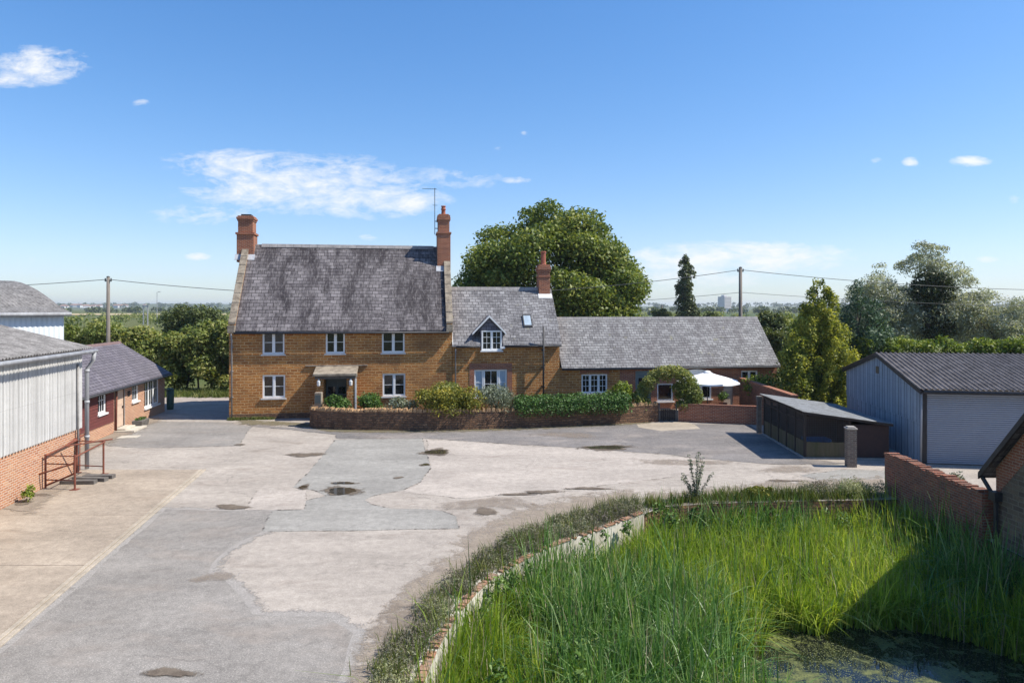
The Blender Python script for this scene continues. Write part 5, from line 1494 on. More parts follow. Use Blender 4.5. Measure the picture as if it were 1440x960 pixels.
treeline('treeline', 'belt of field trees beyond the stubble on the left', 720, 900, -680, -60, 4, 7.2, 150, 9000, 2.2)
treeline('treeline', 'scattered bushes and small trees just beyond the left hedge', 80, 420, -230, -28, 2.4, 4.4, 170, 17000, .75, 'hedge')
treeline('treeline', 'hedges and field trees far behind the wing', 110, 380, 18, 150, 1.8, 4.2, 70, 7000, .8, 'hedge')
treeline('treeline', 'wooded skyline far away across the fields', 1900, 2600, -2600, 2600, 7, 13, 620, 16000, 5.0, 'wood', zfun=lambda x, y: 3 + 12 * (y - 1900) / 700)
treeline('treeline', 'dark woods on the plain far behind the conifers', 500, 1100, 80, 1100, 4, 7.5, 380, 18000, 2.4)
treeline('treeline', 'tall hedges crossing the fields behind the silver trees', 150, 330, 90, 260, 2.4, 4.6, 110, 11000, .8, 'hedge')

# distant buildings
hb = thing('distant_house', 'tiny brick and tile house among those on the far left skyline', 'house', (-1330, 1900, 0), 0, 'houses on the far skyline')
MB().extrude([(-6, -4, 0), (6, -4, 0), (6, -4, 6), (-6, -4, 6)], (0, 8, 0)).build('wall', M['far_white'], hb)
MB().extrude([(-6.5, -4.5, 6), (-6.5, 4.5, 6), (-6.5, 0, 9.5)], (13, 0, 0)).build('roof', M['far_brick'], hb)
for i in range(26):
    x = random.uniform(-1330, -1090); y = random.uniform(1870, 2080)
    if i: dup(hb, (x, y, 2.5 + (y - 1850) * .022), random.uniform(-.6, .6), random.uniform(.7, 1.2))
hb.location = (-1250, 1900, 3)
tb = thing('tower_block', 'pale concrete office tower block on the far skyline', 'tower block', (468, 1500, 0), R(35))
MB().box(-13, 10, -9, 9, 0, 29.5).build('tower', M['tower_wall'], tb)
mb = MB()
for i in range(9): mb.box(-12.4, 9.4, -9.18, -9.0, 2.5 + i * 3, 3.9 + i * 3)
mb.build('window_band', M['pipe_grey'], tb)
MB().box(-8, 0, -4, 4, 29.5, 33).tube([(-3, 0, 33), (-3, 0, 38)], .3, 5).build('plant_room', M['tower_wall'], tb)
lb = thing('distant_warehouse', 'low white flat building below the tower, leftmost of the row', 'warehouse', (272, 900, 0), R(8), 'white buildings below the tower')
MB().box(-9, 9, -6, 6, 0, 4.6).build('wall', M['far_white'], lb)
MB().box(-9.4, 9.4, -6.4, 6.4, 4.6, 5.1).build('roof', M['tower_wall'], lb)
for (x, y, s, t) in ((292, 930, .9, 'low white flat building directly below the tower'), (306, 905, .7, 'small low white building right of the tower foot')): dup(lb, (x, y, 0), R(-6), s, t)

# ================================================================== POLES, WIRES, LAMPS
def pole(x, y, h, label, r=.15, group='telegraph poles'):
    p = thing('telegraph_pole', label, 'telegraph pole', (x, y, 0), 0, group)
    MB().tube([(0, 0, -.3), (0, 0, h)], [r, r * .72], 10).build('post', M['pole_wood'], p, smooth=True)
    MB().box(-.22, .22, -.05, .05, h - .33, h - .25).tube([(-.2, 0, h - .25), (-.2, 0, h - .1)], .04, 6).tube([(.2, 0, h - .25), (.2, 0, h - .1)], .04, 6).build('insulator', M['iron_wire'], p)
    MB().tube([(0, 0, h), (0, 0, h + .05)], [r * .85, r * .2], 10).build('cap', M['iron_wire'], p)
    return p
p1 = (-27.8, 47.0, 8.2); p2 = (16.9, 50.5, 9.05)
pole(*p1, 'weathered wooden telegraph pole behind the office roof')
pole(*p2, 'weathered wooden telegraph pole beyond the low wing', .16)
pole(33.0, 150, 6.6, 'small far telegraph pole left of the tall narrow poplar', .14)
def wire(label, a, b, sag, r=.022):
    pts = []
    for i in range(25):
        t = i / 24; q = Vector(a).lerp(Vector(b), t); q.z -= sag * 4 * t * (1 - t); pts.append(tuple(q))
    tag(MB().tube(pts, r, 5).build('overhead_wire', M['iron_wire']), label, 'wire', 'overhead wires')
tz = -.18
wire('overhead wire leaving the left pole towards the left edge', (p1[0], p1[1], p1[2] + tz), (-78, 50, 8.0), .9)
wire('overhead wire crossing behind the farmhouse between the two poles', (p1[0], p1[1], p1[2] + tz), (p2[0], p2[1], p2[2] + tz), 1.5)
wire('upper wire running from the right pole past the silver trees', (p2[0], p2[1], p2[2] + tz), (62, 56, 7.9), .9)
wire('lower wire running right from the right pole', (p2[0], p2[1], 7.2), (62, 57, 6.2), .5, .016)
wire('lower wire running left from the right pole behind the big tree', (p2[0], p2[1], 7.2), (-12, 70, 6.6), .6, .016)
sl_ = thing('street_lamp', 'tall thin street lamp far behind the left hedge', 'street lamp', (-130.0, 250, 0), 0)
MB().tube([(0, 0, 0), (0, 0, 11.6)], [.14, .08], 6).build('post', M['gutter_grey'], sl_)
MB().tube([(0, 0, 11.6), (.9, 0, 11.75)], .06, 6).box(.5, 1.3, -.15, .15, 11.7, 11.85).build('lamp_head', M['gutter_grey'], sl_)
mp = thing('floodlight_mast', 'pair of short grey masts joined at the top beyond the hedge', 'mast', (-64.8, 120, 0), 0)
MB().tube([(0, 0, 0), (0, 0, 6.4)], .10, 6).tube([(.75, 0, 0), (.75, 0, 6.2)], .10, 6).build('post', M['gutter_grey'], mp)
MB().box(-.2, .95, -.08, .08, 6.2, 6.4).build('crossbar', M['gutter_grey'], mp)
og = MB()
for i in range(3): og.box(-.9, .9, -.02, .02, 2.35 + i * .2, 2.35 + i * .2 + .14)
for x in (-.9, 0, .9): og.box(x - .05, x + .05, -.06, -.021, 0, 3.0)
tag(og.build('safety_fence', plain('orange_plastic', (.75, .16, .03), (.6, .12, .03), .6, 3), None, (-60.2, 110, 0)), 'bright orange safety fence showing above the overgrown hedge', 'fence')
tag(MB().extrude([(-1.2, -1, 2.3), (-1.2, 1, 2.3), (-1.2, 0, 2.95)], (2.4, 0, 0)).box(-1.1, 1.1, -.9, .9, 0, 2.3).build('teal_tarpaulin', plain('teal_sheet', (.05, .42, .38), (.04, .35, .32), .6, 3), None, (-76.5, 158, 0)), 'teal tarpaulin cover showing above the left hedge', 'tarpaulin')


# ================================================================== PARASOL
px_ = thing('parasol', 'large white open parasol over the patio behind the brick wall', 'parasol', (11.05, 38.6, 0), R(10))
mb = MB(); mb2 = MB()
zr, zt_, rr = 1.95, 2.44, 1.82
N = 8
def ringp(r, z, sag=0.0):
    out = []
    for i in range(N * 4):
        t = i / 4; a0, f = int(t), t - int(t)
        A = Vector((math.cos(2 * math.pi * a0 / N), math.sin(2 * math.pi * a0 / N), 0)); B = Vector((math.cos(2 * math.pi * (a0 + 1) / N), math.sin(2 * math.pi * (a0 + 1) / N), 0))
        p = A.lerp(B, f) * r; p.z = z - sag * math.sin(math.pi * f); out.append(tuple(p))
    return out
rings = [ringp(.10, zt_), ringp(.6, zt_ - .165, .01), ringp(1.2, zt_ - .325, .03), ringp(rr, zr, .05)]
for a, b in zip(rings[:-1], rings[1:]):
    for i in range(N * 4):
        j = (i + 1) % (N * 4); mb.quad(a[i], b[i], b[j], a[j])
lo = [(x * 1.005, y * 1.005, z - .09) for x, y, z in rings[-1]]
for i in range(N * 4): mb.quad(rings[-1][i], lo[i], lo[(i + 1) % (N * 4)], rings[-1][(i + 1) % (N * 4)])
cp = mb.build('canopy', M['parasol'], px_)
so = cp.modifiers.new('cloth', 'SOLIDIFY'); so.thickness = .006
MB().lathe([(.22, zt_ - .02), (.16, zt_ + .05), (.03, zt_ + .09)], 0, 0, 16).build('vent_cap', M['parasol'], px_)
MB().tube([(0, 0, .06), (0, 0, zt_)], .024, 8).build('pole', M['grey_wood'], px_, smooth=True)
mb = MB()
for i in range(N):
    a = 2 * math.pi * i / N; mb.tube([(0, 0, zt_ - .04), (rr * .98 * math.cos(a), rr * .98 * math.sin(a), zr - .02)], .011, 5)
mb.build('rib', M['grey_wood'], px_)
MB().lathe([(.28, .025), (.28, .09), (.06, .13), (.04, .3)], 0, 0, 16).build('base', M['concrete'], px_)
pt_ = thing('potted_plant', 'bushy potted plant by the pale door under the parasol', 'potted plant', (12.55, 40.6, .025), 0)
MB().lathe([(.16, 0), (.23, .36), (.25, .36), (.25, .40), (.2, .40)], 0, 0, 14).build('pot', M['terracotta'], pt_, smooth=True)
foliage('foliage', ell_clumps(0, 0, .75, .3, .3, .42, 7, .2), 500, .10, L['green'], pt_)

# ================================================================== GARDEN SHRUBS
shrub('shrub', 'glossy green rounded shrub in front of the porch door', 'shrub', 456, 496, 549, 35.2, 'green', 2200, .13, k=8)
shrub('shrub', 'fresh green leafy perennials right of the porch', 'shrub', 498, 544, 550, 35.0, 'green', 2300, .12, k=8, droop=.4)
shrub('shrub', 'grey green bushy plant below the lower right farmhouse window', 'shrub', 530, 588, 556, 34.7, 'greyshrub', 2600, .11, k=9)
shrub('shrub', 'large yellow green bush spilling over the rubble wall', 'shrub', 578, 680, 538, 34.35, 'yellow', 7500, .12, zb=.30, depth=1.0, k=26)
shrub('shrub', 'dark green taller shrub behind the yellow green bush', 'shrub', 605, 662, 533, 36.3, 'hedge', 2200, .13, k=10)
shrub('shrub', 'silvery arching bush in front of the cottage window', 'shrub', 664, 726, 538, 34.95, 'greyshrub', 4200, .15, zb=.25, depth=.8, k=14, aspect=.25, droop=.8)
shrub('shrub', 'red purple leaved shrub beside the silvery bush', 'shrub', 714, 744, 547, 36.2, 'purple', 900, .12, k=6)
hg = thing('clipped_hedge', 'clipped glossy dark green hedge on top of the rubble wall', 'hedge', (3.1, 35.45, 0), math.atan2(1.05, 5))
cl = []
for i in range(46):
    x = -2.95 + 5.9 * i / 45
    for (y, z) in ((-.32, 1.20), (.25, 1.3), (-.46, .86), (0, .95)):
        cl.append((x, y + random.uniform(-.05, .05), z + random.uniform(-.04, .04), .26, .40, .32, random.uniform(.25, .65)))
foliage('foliage', cl, 14000, .11, L['box'], hg, shell=.3, spread=.7)
mb = MB()
for i in range(12): mb.tube([(-2.7 + i * .49, .1, 0), (-2.7 + i * .49, .05, 1.2)], [.03, .01], 5)
mb.build('stem', M['bark'], hg)
shrub('shrub', 'bright yellow green laurel behind the right end of the clipped hedge', 'shrub', 846, 900, 537, 37.3, 'bright', 2400, .15, depth=.7, k=12)
shrub('shrub', 'light green shrub behind the tall brick wall beside the wing', 'shrub', 1046, 1106, 512, 39.5, 'bright', 3000, .15, depth=1.0, k=14)
# climbing arch over the gate
ar = thing('climber_arch', 'leafy climber arching over the garden gate', 'climber', (8.35, 36.75, 0), 0)
def aq(px, py, y=0): Y = 36.75 + y; return ((px - 720) / F * Y - 8.35, y, H - (py - 432) / F * Y)
cl = []
for (px, py, r, tint) in ((905, 566, .34, .5), (903, 555, .36, .6), (908, 545, .36, .6), (914, 536, .34, .7), (922, 528, .34, .75), (932, 523, .34, .8), (942, 522, .36, .8), (952, 524, .38, .75), (960, 529, .4, .6), (965, 537, .46, .45), (968, 546, .52, .35), (972, 555, .5, .35), (964, 560, .46, .3), (955, 548, .36, .4), (980, 560, .32, .3), (938, 530, .28, .55), (897, 560, .25, .5), (903, 575, .3, .4), (975, 566, .36, .3), (958, 570, .3, .3)):
    x, y, z = aq(px, py); cl.append((x, random.uniform(-.2, .15), z, r * 1.2, .48, r * 1.02, tint))
foliage('foliage', cl, 11000, .12, L['hedge'], ar, zmin=.05)
mb = MB(); pth = [aq(p, q) for p, q in ((906, 592), (904, 555), (915, 535), (940, 524), (962, 535), (964, 565), (962, 592))]
mb.tube([(a, .0, max(c, 0)) for a, b, c in pth], .03, 6); mb.tube([(a, .25, max(c, 0)) for a, b, c in pth], .025, 6)
mb.build('stem', M['bark'], ar)

# ================================================================== TREES
# great chestnut behind the cottage
ch = thing('chestnut_tree', 'huge domed dark green tree rising behind the cottage roof', 'tree', (2.9, 57, 0))
cl = ell_clumps(0.1, 0, 7.6, 7.7, 6.5, 7.3, 120, 1.55, inner=.62, flat=.75, tint=(.25, .75), zlow=-.6)
cl += ell_clumps(-4.6, 0, 6.6, 3.2, 3.0, 3.6, 18, 1.2, inner=.6, tint=(.25, .6)) + ell_clumps(5.2, 0, 6.4, 3.2, 3.0, 4.6, 22, 1.2, inner=.6, tint=(.35, .8))
cl += [(0, 0, 7, 5.0, 4.5, 5.4, .2)] + ell_clumps(5.0, 0, 4.6, 3.2, 3, 2.4, 20, 1.2, inner=.5, tint=(.35, .8)) + ell_clumps(-5.0, .5, 4.6, 2.9, 3, 2.6, 16, 1.2, inner=.5, tint=(.25, .6))
foliage('crown', cl, 120000, .29, L['chestnut'], ch, aspect=.6, droop=.3)
trunk_mesh(ch, 6.0, .55, [c[:3] for c in random.sample(cl[:120], 16)])

def column_clumps(h, r0, prof, k, cr, tint=(.3, .7), z0=.6):
    out = []
    for i in range(k):
        q = i / (k - 1); z = z0 + (h - z0) * q; r = r0 * np.interp(q, [p[0] for p in prof], [p[1] for p in prof])
        for j in range(max(1, int(5 * r / r0 + .5))):
            a = random.uniform(0, 6.28); s = random.uniform(.45, .85); c = cr * random.uniform(.7, 1.2) * (0.5 + .5 * r / r0)
            out.append((r * s * math.cos(a), r * s * math.sin(a), z + random.uniform(-.2, .2), c, c, c * 1.25, random.uniform(*tint)))
    return out

tree('poplar_tree', 'tall narrow poplar standing alone beyond the low wing', 'tree', (28.0, 110, 0), column_clumps(14.3, 2.7, [(0, .9), (.15, 1.0), (.28, .8), (.42, .55), (.65, .52), (.88, .40), (1, .12)], 30, .85), 12000, .42, 'poplar', 9, .3)
tree('field_tree', 'round dark tree at the left foot of the poplar', 'tree', (24.6, 112, 0), ell_clumps(0, 0, 3.4, 1.9, 1.8, 3.3, 22, .9), 3500, .42, 'wood', 4, .2)
tree('field_tree', 'small round tree at the right foot of the poplar', 'tree', (31.6, 108, 0), ell_clumps(0, 0, 3.0, 1.9, 1.8, 2.8, 18, .9), 3000, .42, 'wood', 3.6, .2)
# golden conifer beside the kennel
gc = column_clumps(7.4, 2.3, [(0, .95), (.2, 1.0), (.42, .92), (.62, .70), (.8, .44), (.92, .24), (1, .08)], 44, .42, (.35, 1.0), .4)
tree('golden_conifer', 'yellow green conifer standing behind the kennel beside the blue shed', 'conifer', (17.3, 38.3, 0), [(a, b, c_, d * .9, e * .9, f * 1.45, g) for a, b, c_, d, e, f, g in gc] + [(0, 0, .6 + .55 * i, 1.5 * (1 - i / 12.5), 1.5 * (1 - i / 12.5), .6, .2) for i in range(11)], 56000, .15, 'gold', 5.5, .16, aspect=.5, tvar=.3)
gc2 = column_clumps(4.6, 1.25, [(0, .9), (.3, 1.0), (.6, .7), (1, .1)], 16, .5, (.2, .75), .3)
tree('golden_conifer', 'shorter yellow green conifer left of the taller one', 'conifer', (15.5, 37.4, 0), gc2, 7000, .17, 'gold', 3.5, .12, aspect=.5, tvar=.3)
tree('cypress', 'dark green feathery cypress behind the golden conifer', 'conifer', (21.6, 42.6, 0), column_clumps(7.6, 2.2, [(0, 1), (.35, .95), (.65, .7), (.9, .32), (1, .05)], 22, .6, (.2, .8), .5), 13000, .24, 'cypress', 5.5, .16, aspect=.3)
tree('cypress', 'broad low dark green cypress left of the silver tree', 'conifer', (24.4, 45, 0), column_clumps(5.4, 1.7, [(0, 1), (.4, .95), (.75, .65), (1, .1)], 16, .6, (.2, .8), .5), 9000, .24, 'cypress', 4, .14, aspect=.3)
# silver-leaved trees right
cl = ell_clumps(-.3, 0, 7.2, 3.0, 2.6, 3.2, 44, .8, inner=.3, tint=(.3, .9)) + ell_clumps(1.4, 0, 5.2, 4.8, 3, 3.2, 60, .95, inner=.3, tint=(.2, .7))
tree('silver_willow', 'loose silvery grey tree with airy crown right of the cypress', 'tree', (33.2, 62, 0), cl, 21000, .25, 'silver', 6.5, .22, nlimb=16, aspect=.35, tvar=.3)
cl = ell_clumps(0.3, 0, 9.9, 3.0, 2.4, 2.3, 34, .66, inner=.3, tint=(.3, .9)) + ell_clumps(2.0, 0, 8.5, 2.6, 2.2, 2.0, 24, .6, inner=.3, tint=(.3, .9)) + ell_clumps(1.6, -.5, 5.4, 5.4, 3, 3.0, 64, 1.0, inner=.3, tint=(.2, .8))
tree('silver_willow', 'tallest silvery tree rising above dark ivy on the right skyline', 'tree', (37.6, 62, 0), cl, 27000, .25, 'silver', 8.5, .26, nlimb=18, aspect=.35, tvar=.3)
tree('silver_willow', 'low spreading silver grey tree at the right behind the bright hedge', 'tree', (42.6, 60, 0), ell_clumps(-.6, 0, 4.2, 4.6, 2.6, 3.2, 50, .95, inner=.3, tint=(.3, .95)), 16000, .25, 'silver', 3.5, .2, nlimb=12, aspect=.35, tvar=.3)
tree('ivy_tree', 'dark ivy clad tree trunk among the silvery trees', 'tree', (37.2, 60.5, 0), ell_clumps(0, 0, 7.4, 1.7, 1.6, 2.6, 26, .8, tint=(.2, .8)) + ell_clumps(.4, 0, 4, 1.3, 1.3, 3, 14, .8), 9000, .26, 'ivy', 7, .3)
# trees between the wing and the conifers
for (x, y, rx, top, n_, lab, m_) in ((19.6, 52, 1.9, 6.35, 7000, 'rounded green tree just right of the telegraph pole behind the wing', 'wood'), (22.4, 56, 2.2, 5.9, 7000, 'brownish green tree between the wing gable and the conifer', 'hedge'), (19.0, 44.5, 1.7, 4.7, 5000, 'low green tree just off the right gable of the wing', 'hedge'), (25.5, 64, 2.2, 5.5, 5000, 'paler green tree beyond the golden conifer', 'hedge'), (14.6, 66, 1.6, 5.4, 3000, 'small dark green tree left of the telegraph pole', 'wood')):
    tree('broadleaf_tree', lab, 'tree', (x, y, 0), ell_clumps(0, 0, top * .52, rx, rx * .9, top * .48, 26, rx * .4, tint=(.3, .8)), n_, .26, m_, top * .6, .15)
# bright hedge behind the shed
hb_ = thing('field_hedge', 'bright yellow green leafy hedge behind the steel shed roof', 'hedge', (28.5, 40.8, 0), R(-9))
cl = []
for i in range(150):
    cl.append((random.uniform(-8.5, 9), random.uniform(-.6, .6), random.uniform(2.6, 3.95), .55, .6, .5, random.uniform(.25, .85)))
for i in range(50): cl.append((random.uniform(-8.5, 9), random.uniform(-.5, .5), random.uniform(.4, 2.5), .7, .6, .7, random.uniform(.1, .5)))
foliage('foliage', cl, 38000, .21, L['bright'], hb_, aspect=.45)
mb = MB()
for i in range(22): mb.tube([(-8 + i * .78, 0, 0), (-8 + i * .78 + random.uniform(-.3, .3), 0, 3.2)], [.05, .015], 5)
mb.build('stem', M['bark'], hb_)
# overgrown hedge on the left
lh = thing('overgrown_hedge', 'overgrown mixed hedge behind the office and the track on the left', 'hedge', (-26.5, 49.8, 0), R(4))
cl = []
for i in range(330):
    x = random.uniform(-13.5, 12.5)
    px = 720 + (x - 26.5) / 49.8 * F
    top = np.interp(px, [60, 90, 150, 180, 250, 275, 320, 350], [5.4, 5.5, 5.1, 4.6, 4.5, 5.1, 5.1, 5.0]) + random.uniform(-.22, .14)
    q = random.random() ** .8
    r = random.uniform(.5, 1.0)
    cl.append((x, random.uniform(-1.3, 1.3) * (1.15 - q * .6), r * .5 + (top - r * 1.1) * q, r, r, r * .8, random.uniform(.15, .85)))
foliage('foliage', cl, 105000, .24, L['hedge'], lh, zmin=.05)
mb = MB()
for i in range(30):
    x = -13 + i * .87; mb.tube([(x, 0, 0), (x + random.uniform(-.4, .4), random.uniform(-.3, .3), 1.8), (x + random.uniform(-.7, .7), random.uniform(-.6, .6), 3.4)], [.08, .05, .015], 6)
mb.build('stem', M['bark'], lh)
tree('round_tree', 'round topped tree rising beyond the left hedge next to the farmhouse', 'tree', (-36.2, 78, 0), ell_clumps(0, 0, 3.8, 3.6, 3.0, 3.0, 46, 1.0, tint=(.3, .7)) + [(0, 0, 3.2, 3.0, 2.6, 2.4, .3)], 12000, .30, 'wood', 3.5, .22)

# ================================================================== LOW PLANTS, REEDS
def tuft_rows(name, label, poly, n_t, per, h, w, mat, kind='stuff', rise=0.0, rad=.16, lean=.9, z=0.0):
    c = scatter(poly, n_t)
    pts = np.repeat(c, per, 0) + rng.normal(size=(n_t * per, 2)) * rad
    ht = np.repeat(h * (.6 + .7 * rng.random(n_t)), per) * (.6 + .6 * rng.random(n_t * per))
    t = np.repeat(np.clip(.45 + .25 * rng.normal(size=n_t), 0, 1), per) + .18 * rng.normal(size=n_t * per)
    P3 = np.column_stack([pts, np.full(len(pts), z)])
    o = blades(name, P3, ht, np.full(len(pts), w), L[mat], lean=lean, bend=.35, k=2, tint=t)
    return tag(o, label, 'plants', kind=kind)


outer = [G(*p)[:2] for p in ((520, 990), (526, 950), (556, 898), (603, 845), (656, 800), (712, 762), (796, 728), (853, 711), (893, 702))]
inner = [tuple(PL[i, :2] + np.array([-.10, .03])) for i in range(len(PL) - 1, 6, -2)]
LAV = outer + inner

def low_bushes(name, label, poly, k, n, r, hgt_, leaf, mat, aspect=.3):
    c = scatter(poly, k); cl = []
    big = vnoise(c, .9, 31)
    for (x_, y_), b in zip(c, big):
        q = r * random.uniform(.6, 1.3); cl.append((x_, y_, hgt_ * q / r * .35, q, q, hgt_ * q / r, np.clip(b + random.uniform(-.25, .25), 0, 1)))
    o = foliage(name, cl, n, leaf, L[mat], None, aspect=aspect, shell=.5, zmin=.01, up=.1, spread=1.0, tvar=.16)
    return tag(o, label, 'plants', kind='stuff')
low_bushes('lavender', 'grey green lavender border along the curved pond wall', LAV, 300, 30000, .19, .20, .075, 'lavender', .22)
tuft_rows('border_grass', 'thin green and dry grass tufts among the lavender along the pond wall', LAV, 300, 12, .34, .012, 'verge', rad=.12)
low_bushes('lavender', 'grey lavender clump at the back of the pond before the brick wall', [(8.9, 21.8), (12.1, 21.95), (12.1, 22.7), (10.5, 22.6), (9.3, 22.3)], 60, 9000, .26, .30, .08, 'lavender', .25)
tuft_rows('verge_grass', 'rough grass verge at the foot of the left hedge', [(-40, 46.6), (-18, 45.9), (-15.6, 47.0), (-15.6, 49.5), (-40, 49)], 900, 14, .35, .03, 'verge', rad=.12)
tuft_rows('weeds', 'weeds and moss along the farmhouse foot', [(-15.3, 36.8), (-13, 37.15), (-13, 37.28), (-15.3, 36.97)], 90, 12, .16, .02, 'verge', rad=.06)
tuft_rows('weeds', 'straggling green weeds along the back edge of the pond', [(3.8, 20.3), (4.6, 20.92), (6.2, 21.28), (9, 21.55), (12, 21.75), (9.0, 22.1), (6.2, 21.9), (4.2, 21.2)], 210, 16, .34, .016, 'verge', rad=.12)
wd = thing('weed_clump', 'small bright green weed growing at the orange brick wall foot', 'plant', (-15.15, 21.35, 0))
foliage('foliage', [(0, 0, .22, .2, .18, .2, .6), (.05, .05, .4, .13, .13, .16, .7)], 260, .09, L['bright'], wd)
shrub('shrub', 'small green shrub at the end of the whitewashed pond wall', 'shrub', 912, 938, 706, 21.0, 'green', 700, .08, zb=.05, depth=.25, k=6)
shrub('shrub', 'yellow green weed mound at the back edge of the pond', 'shrub', 1040, 1088, 682, 21.9, 'yellow', 1200, .08, zb=.03, depth=.4, k=9)
shrub('shrub', 'small grey bush beside the shaded brick wall in front of the shed', 'shrub', 1326, 1362, 653, 19.6, 'greyshrub', 700, .07, zb=.25, depth=.3, k=7)
sp = thing('sapling', 'slender leafy sapling growing at the back edge of the pond', 'sapling', (5.75, 21.35, 0))
mb = MB(); cl = []
for i in range(11):
    a = i * .9; tx, ty, tz_ = .55 * math.cos(a) * random.uniform(.3, 1), .4 * math.sin(a) * random.uniform(.4, 1), random.uniform(.8, 1.6)
    mb.tube([(0, 0, 0), (tx * .4, ty * .4, tz_ * .5), (tx, ty, tz_)], [.014, .009, .003], 5)
    for q in np.linspace(.25, 1, 9): cl.append((tx * q ** 1.2, ty * q ** 1.2, tz_ * q, .07, .07, .07, random.uniform(.3, .9)))
mb.build('stem', M['bark'], sp)
foliage('foliage', cl, 1100, .07, L['greyshrub'], sp, aspect=.4)

WATER = [(4.35, 6), (4.35, 13.4), (4.9, 15.0), (6.0, 15.75), (7.4, 15.6), (8.9, 15.8), (10.2, 15.1), (11.0, 13.8), (11.4, 12), (11.4, 6)]
pts = scatter([tuple(p[:2]) for p in PL] + back_edge + [(12.3, 21.6), (12.45, 17.6), (12.45, 8.5), (-1.5, 8.5)], 120000)
edge_n = (vnoise(pts, 1.3, 21) - .5) * .9
keep = ~in_poly(pts + np.column_stack([edge_n, -edge_n]), WATER)
pts = pts[keep]
x, y = pts[:, 0], pts[:, 1]
def gauss(cx, cy, sx, sy): return np.exp(-((x - cx) / sx) ** 2 - ((y - cy) / sy) ** 2)
bul = .95 * gauss(2.4, 15.2, 2.2, 2.4) + .9 * gauss(3.2, 12.2, 1.9, 2.2) + .6 * gauss(11.5, 17, 1.6, 3) + .5 * gauss(7, 20.4, 2.5, .8) + .35 * gauss(1.2, 17, 1.2, 1.4) + (vnoise(pts, .8, 22) - .5) * .8
isb = bul + .25 * rng.normal(size=len(pts)) > .5
dens = rng.random(len(pts)) < np.where(isb, .44, .70)
isb, pts, x, y = isb[dens], pts[dens], x[dens], y[dens]
# distance to the left wall keeps the reeds low beside it
dw = np.min(np.linalg.norm(pts[:, None, :] - PL[None, ::6, :2], axis=2), axis=1)
patch = vnoise(pts, .7, 23)
hb = 1.5 + .45 * patch + .12 * rng.normal(size=len(pts)); hs = 1.05 + .35 * patch + .12 * rng.normal(size=len(pts))
hgt = np.where(isb, hb, hs) * (1 + np.exp(-(dw / .8) ** 2) * np.interp(y, [9, 16.6, 18, 20], [.62, .52, .12, .06]))
hgt *= np.interp(x, [10.6, 11.8], [1, 1.35])
hgt *= np.interp(y, [8, 14, 19.5, 21.5], [.95, 1.0, 1.02, 1.08])
hgt *= rng.uniform(.60, 1.04, len(pts)) * (.78 + .44 * vnoise(pts, 2.6, 27))
P3 = np.column_stack([pts, np.full(len(pts), WZ - .05)])
b_ = isb
tn = .42 + .5 * (vnoise(pts, 1.1, 24) - .5) + .30 * rng.normal(size=len(pts))
o = blades('bulrushes', P3[b_], hgt[b_], .022 + .017 * rng.random(b_.sum()), L['reed'], lean=.42, bend=1.15, k=5, tint=tn[b_]); tag(o, 'tall blue green bulrushes in the pond', 'reeds', kind='stuff')
s_ = ~isb
o = blades('pond_grass', P3[s_], hgt[s_], .020 + .014 * rng.random(s_.sum()), L['sweet'], lean=.55, bend=1.2, k=4, tint=tn[s_] + .22 * (vnoise(pts, .35, 25)[s_] - .4)); tag(o, 'bright yellow green reed grass filling the pond', 'reeds', kind='stuff')
sel = rng.random(len(pts)) < .06
o = blades('dry_stalks', P3[sel], hgt[sel] * 1.02, np.full(sel.sum(), .016), L['dry'], lean=.2, bend=.15, k=3); tag(o, 'pale dry stalks standing among the reeds', 'reeds', kind='stuff')

wp = np.concatenate([scatter([(4.2, 19.6), (6.5, 20.4), (12.0, 20.8), (12.1, 21.5), (9, 21.4), (6.2, 21.1), (4.4, 20.6)], 22), scatter([(11.2, 16), (12.2, 16), (12.2, 20.5), (11.4, 20.5)], 8), scatter([(-1.0, 10), (1.5, 10), (1.2, 15.5), (.2, 15.2)], 7)])
cl = []
for (x_, y_) in wp:
    near = np.min(np.linalg.norm(PL[:, :2] - np.array([x_, y_]), axis=1))
    r_ = random.uniform(.14, .30); cl.append((x_, y_, -.50 + random.uniform(-.1, .25) + (.3 if near < 1.2 else 0), r_, r_, r_ * 1.3, random.uniform(.2, .9)))
for i in range(9):
    q = PL[random.randint(22, len(PL) - 2)]; r_ = random.uniform(.12, .22); cl.append((q[0] + .25, q[1] - .15, random.uniform(-.25, .05), r_, r_, r_, random.uniform(.2, .9)))
tag(foliage('pond_weeds', cl, 4200, .11, L['green'], None, aspect=.45), 'leafy green weeds growing among the reeds and along the pond wall', 'plants', kind='stuff')

# ================================================================== SKY, SUN, CAMERA
EL = R(50.5); sd = Vector((math.cos(EL) * .9975, -math.cos(EL) * .07, math.sin(EL)))
ld = bpy.data.lights.new('sun', 'SUN'); ld.energy = 5.0; ld.angle = R(.53); ld.color = (1.0, .94, .84)
lo_ = bpy.data.objects.new('sun', ld); COL.objects.link(lo_); lo_.location = (40, -5, 50)
lo_.rotation_euler = sd.to_track_quat('Z', 'Y').to_euler()

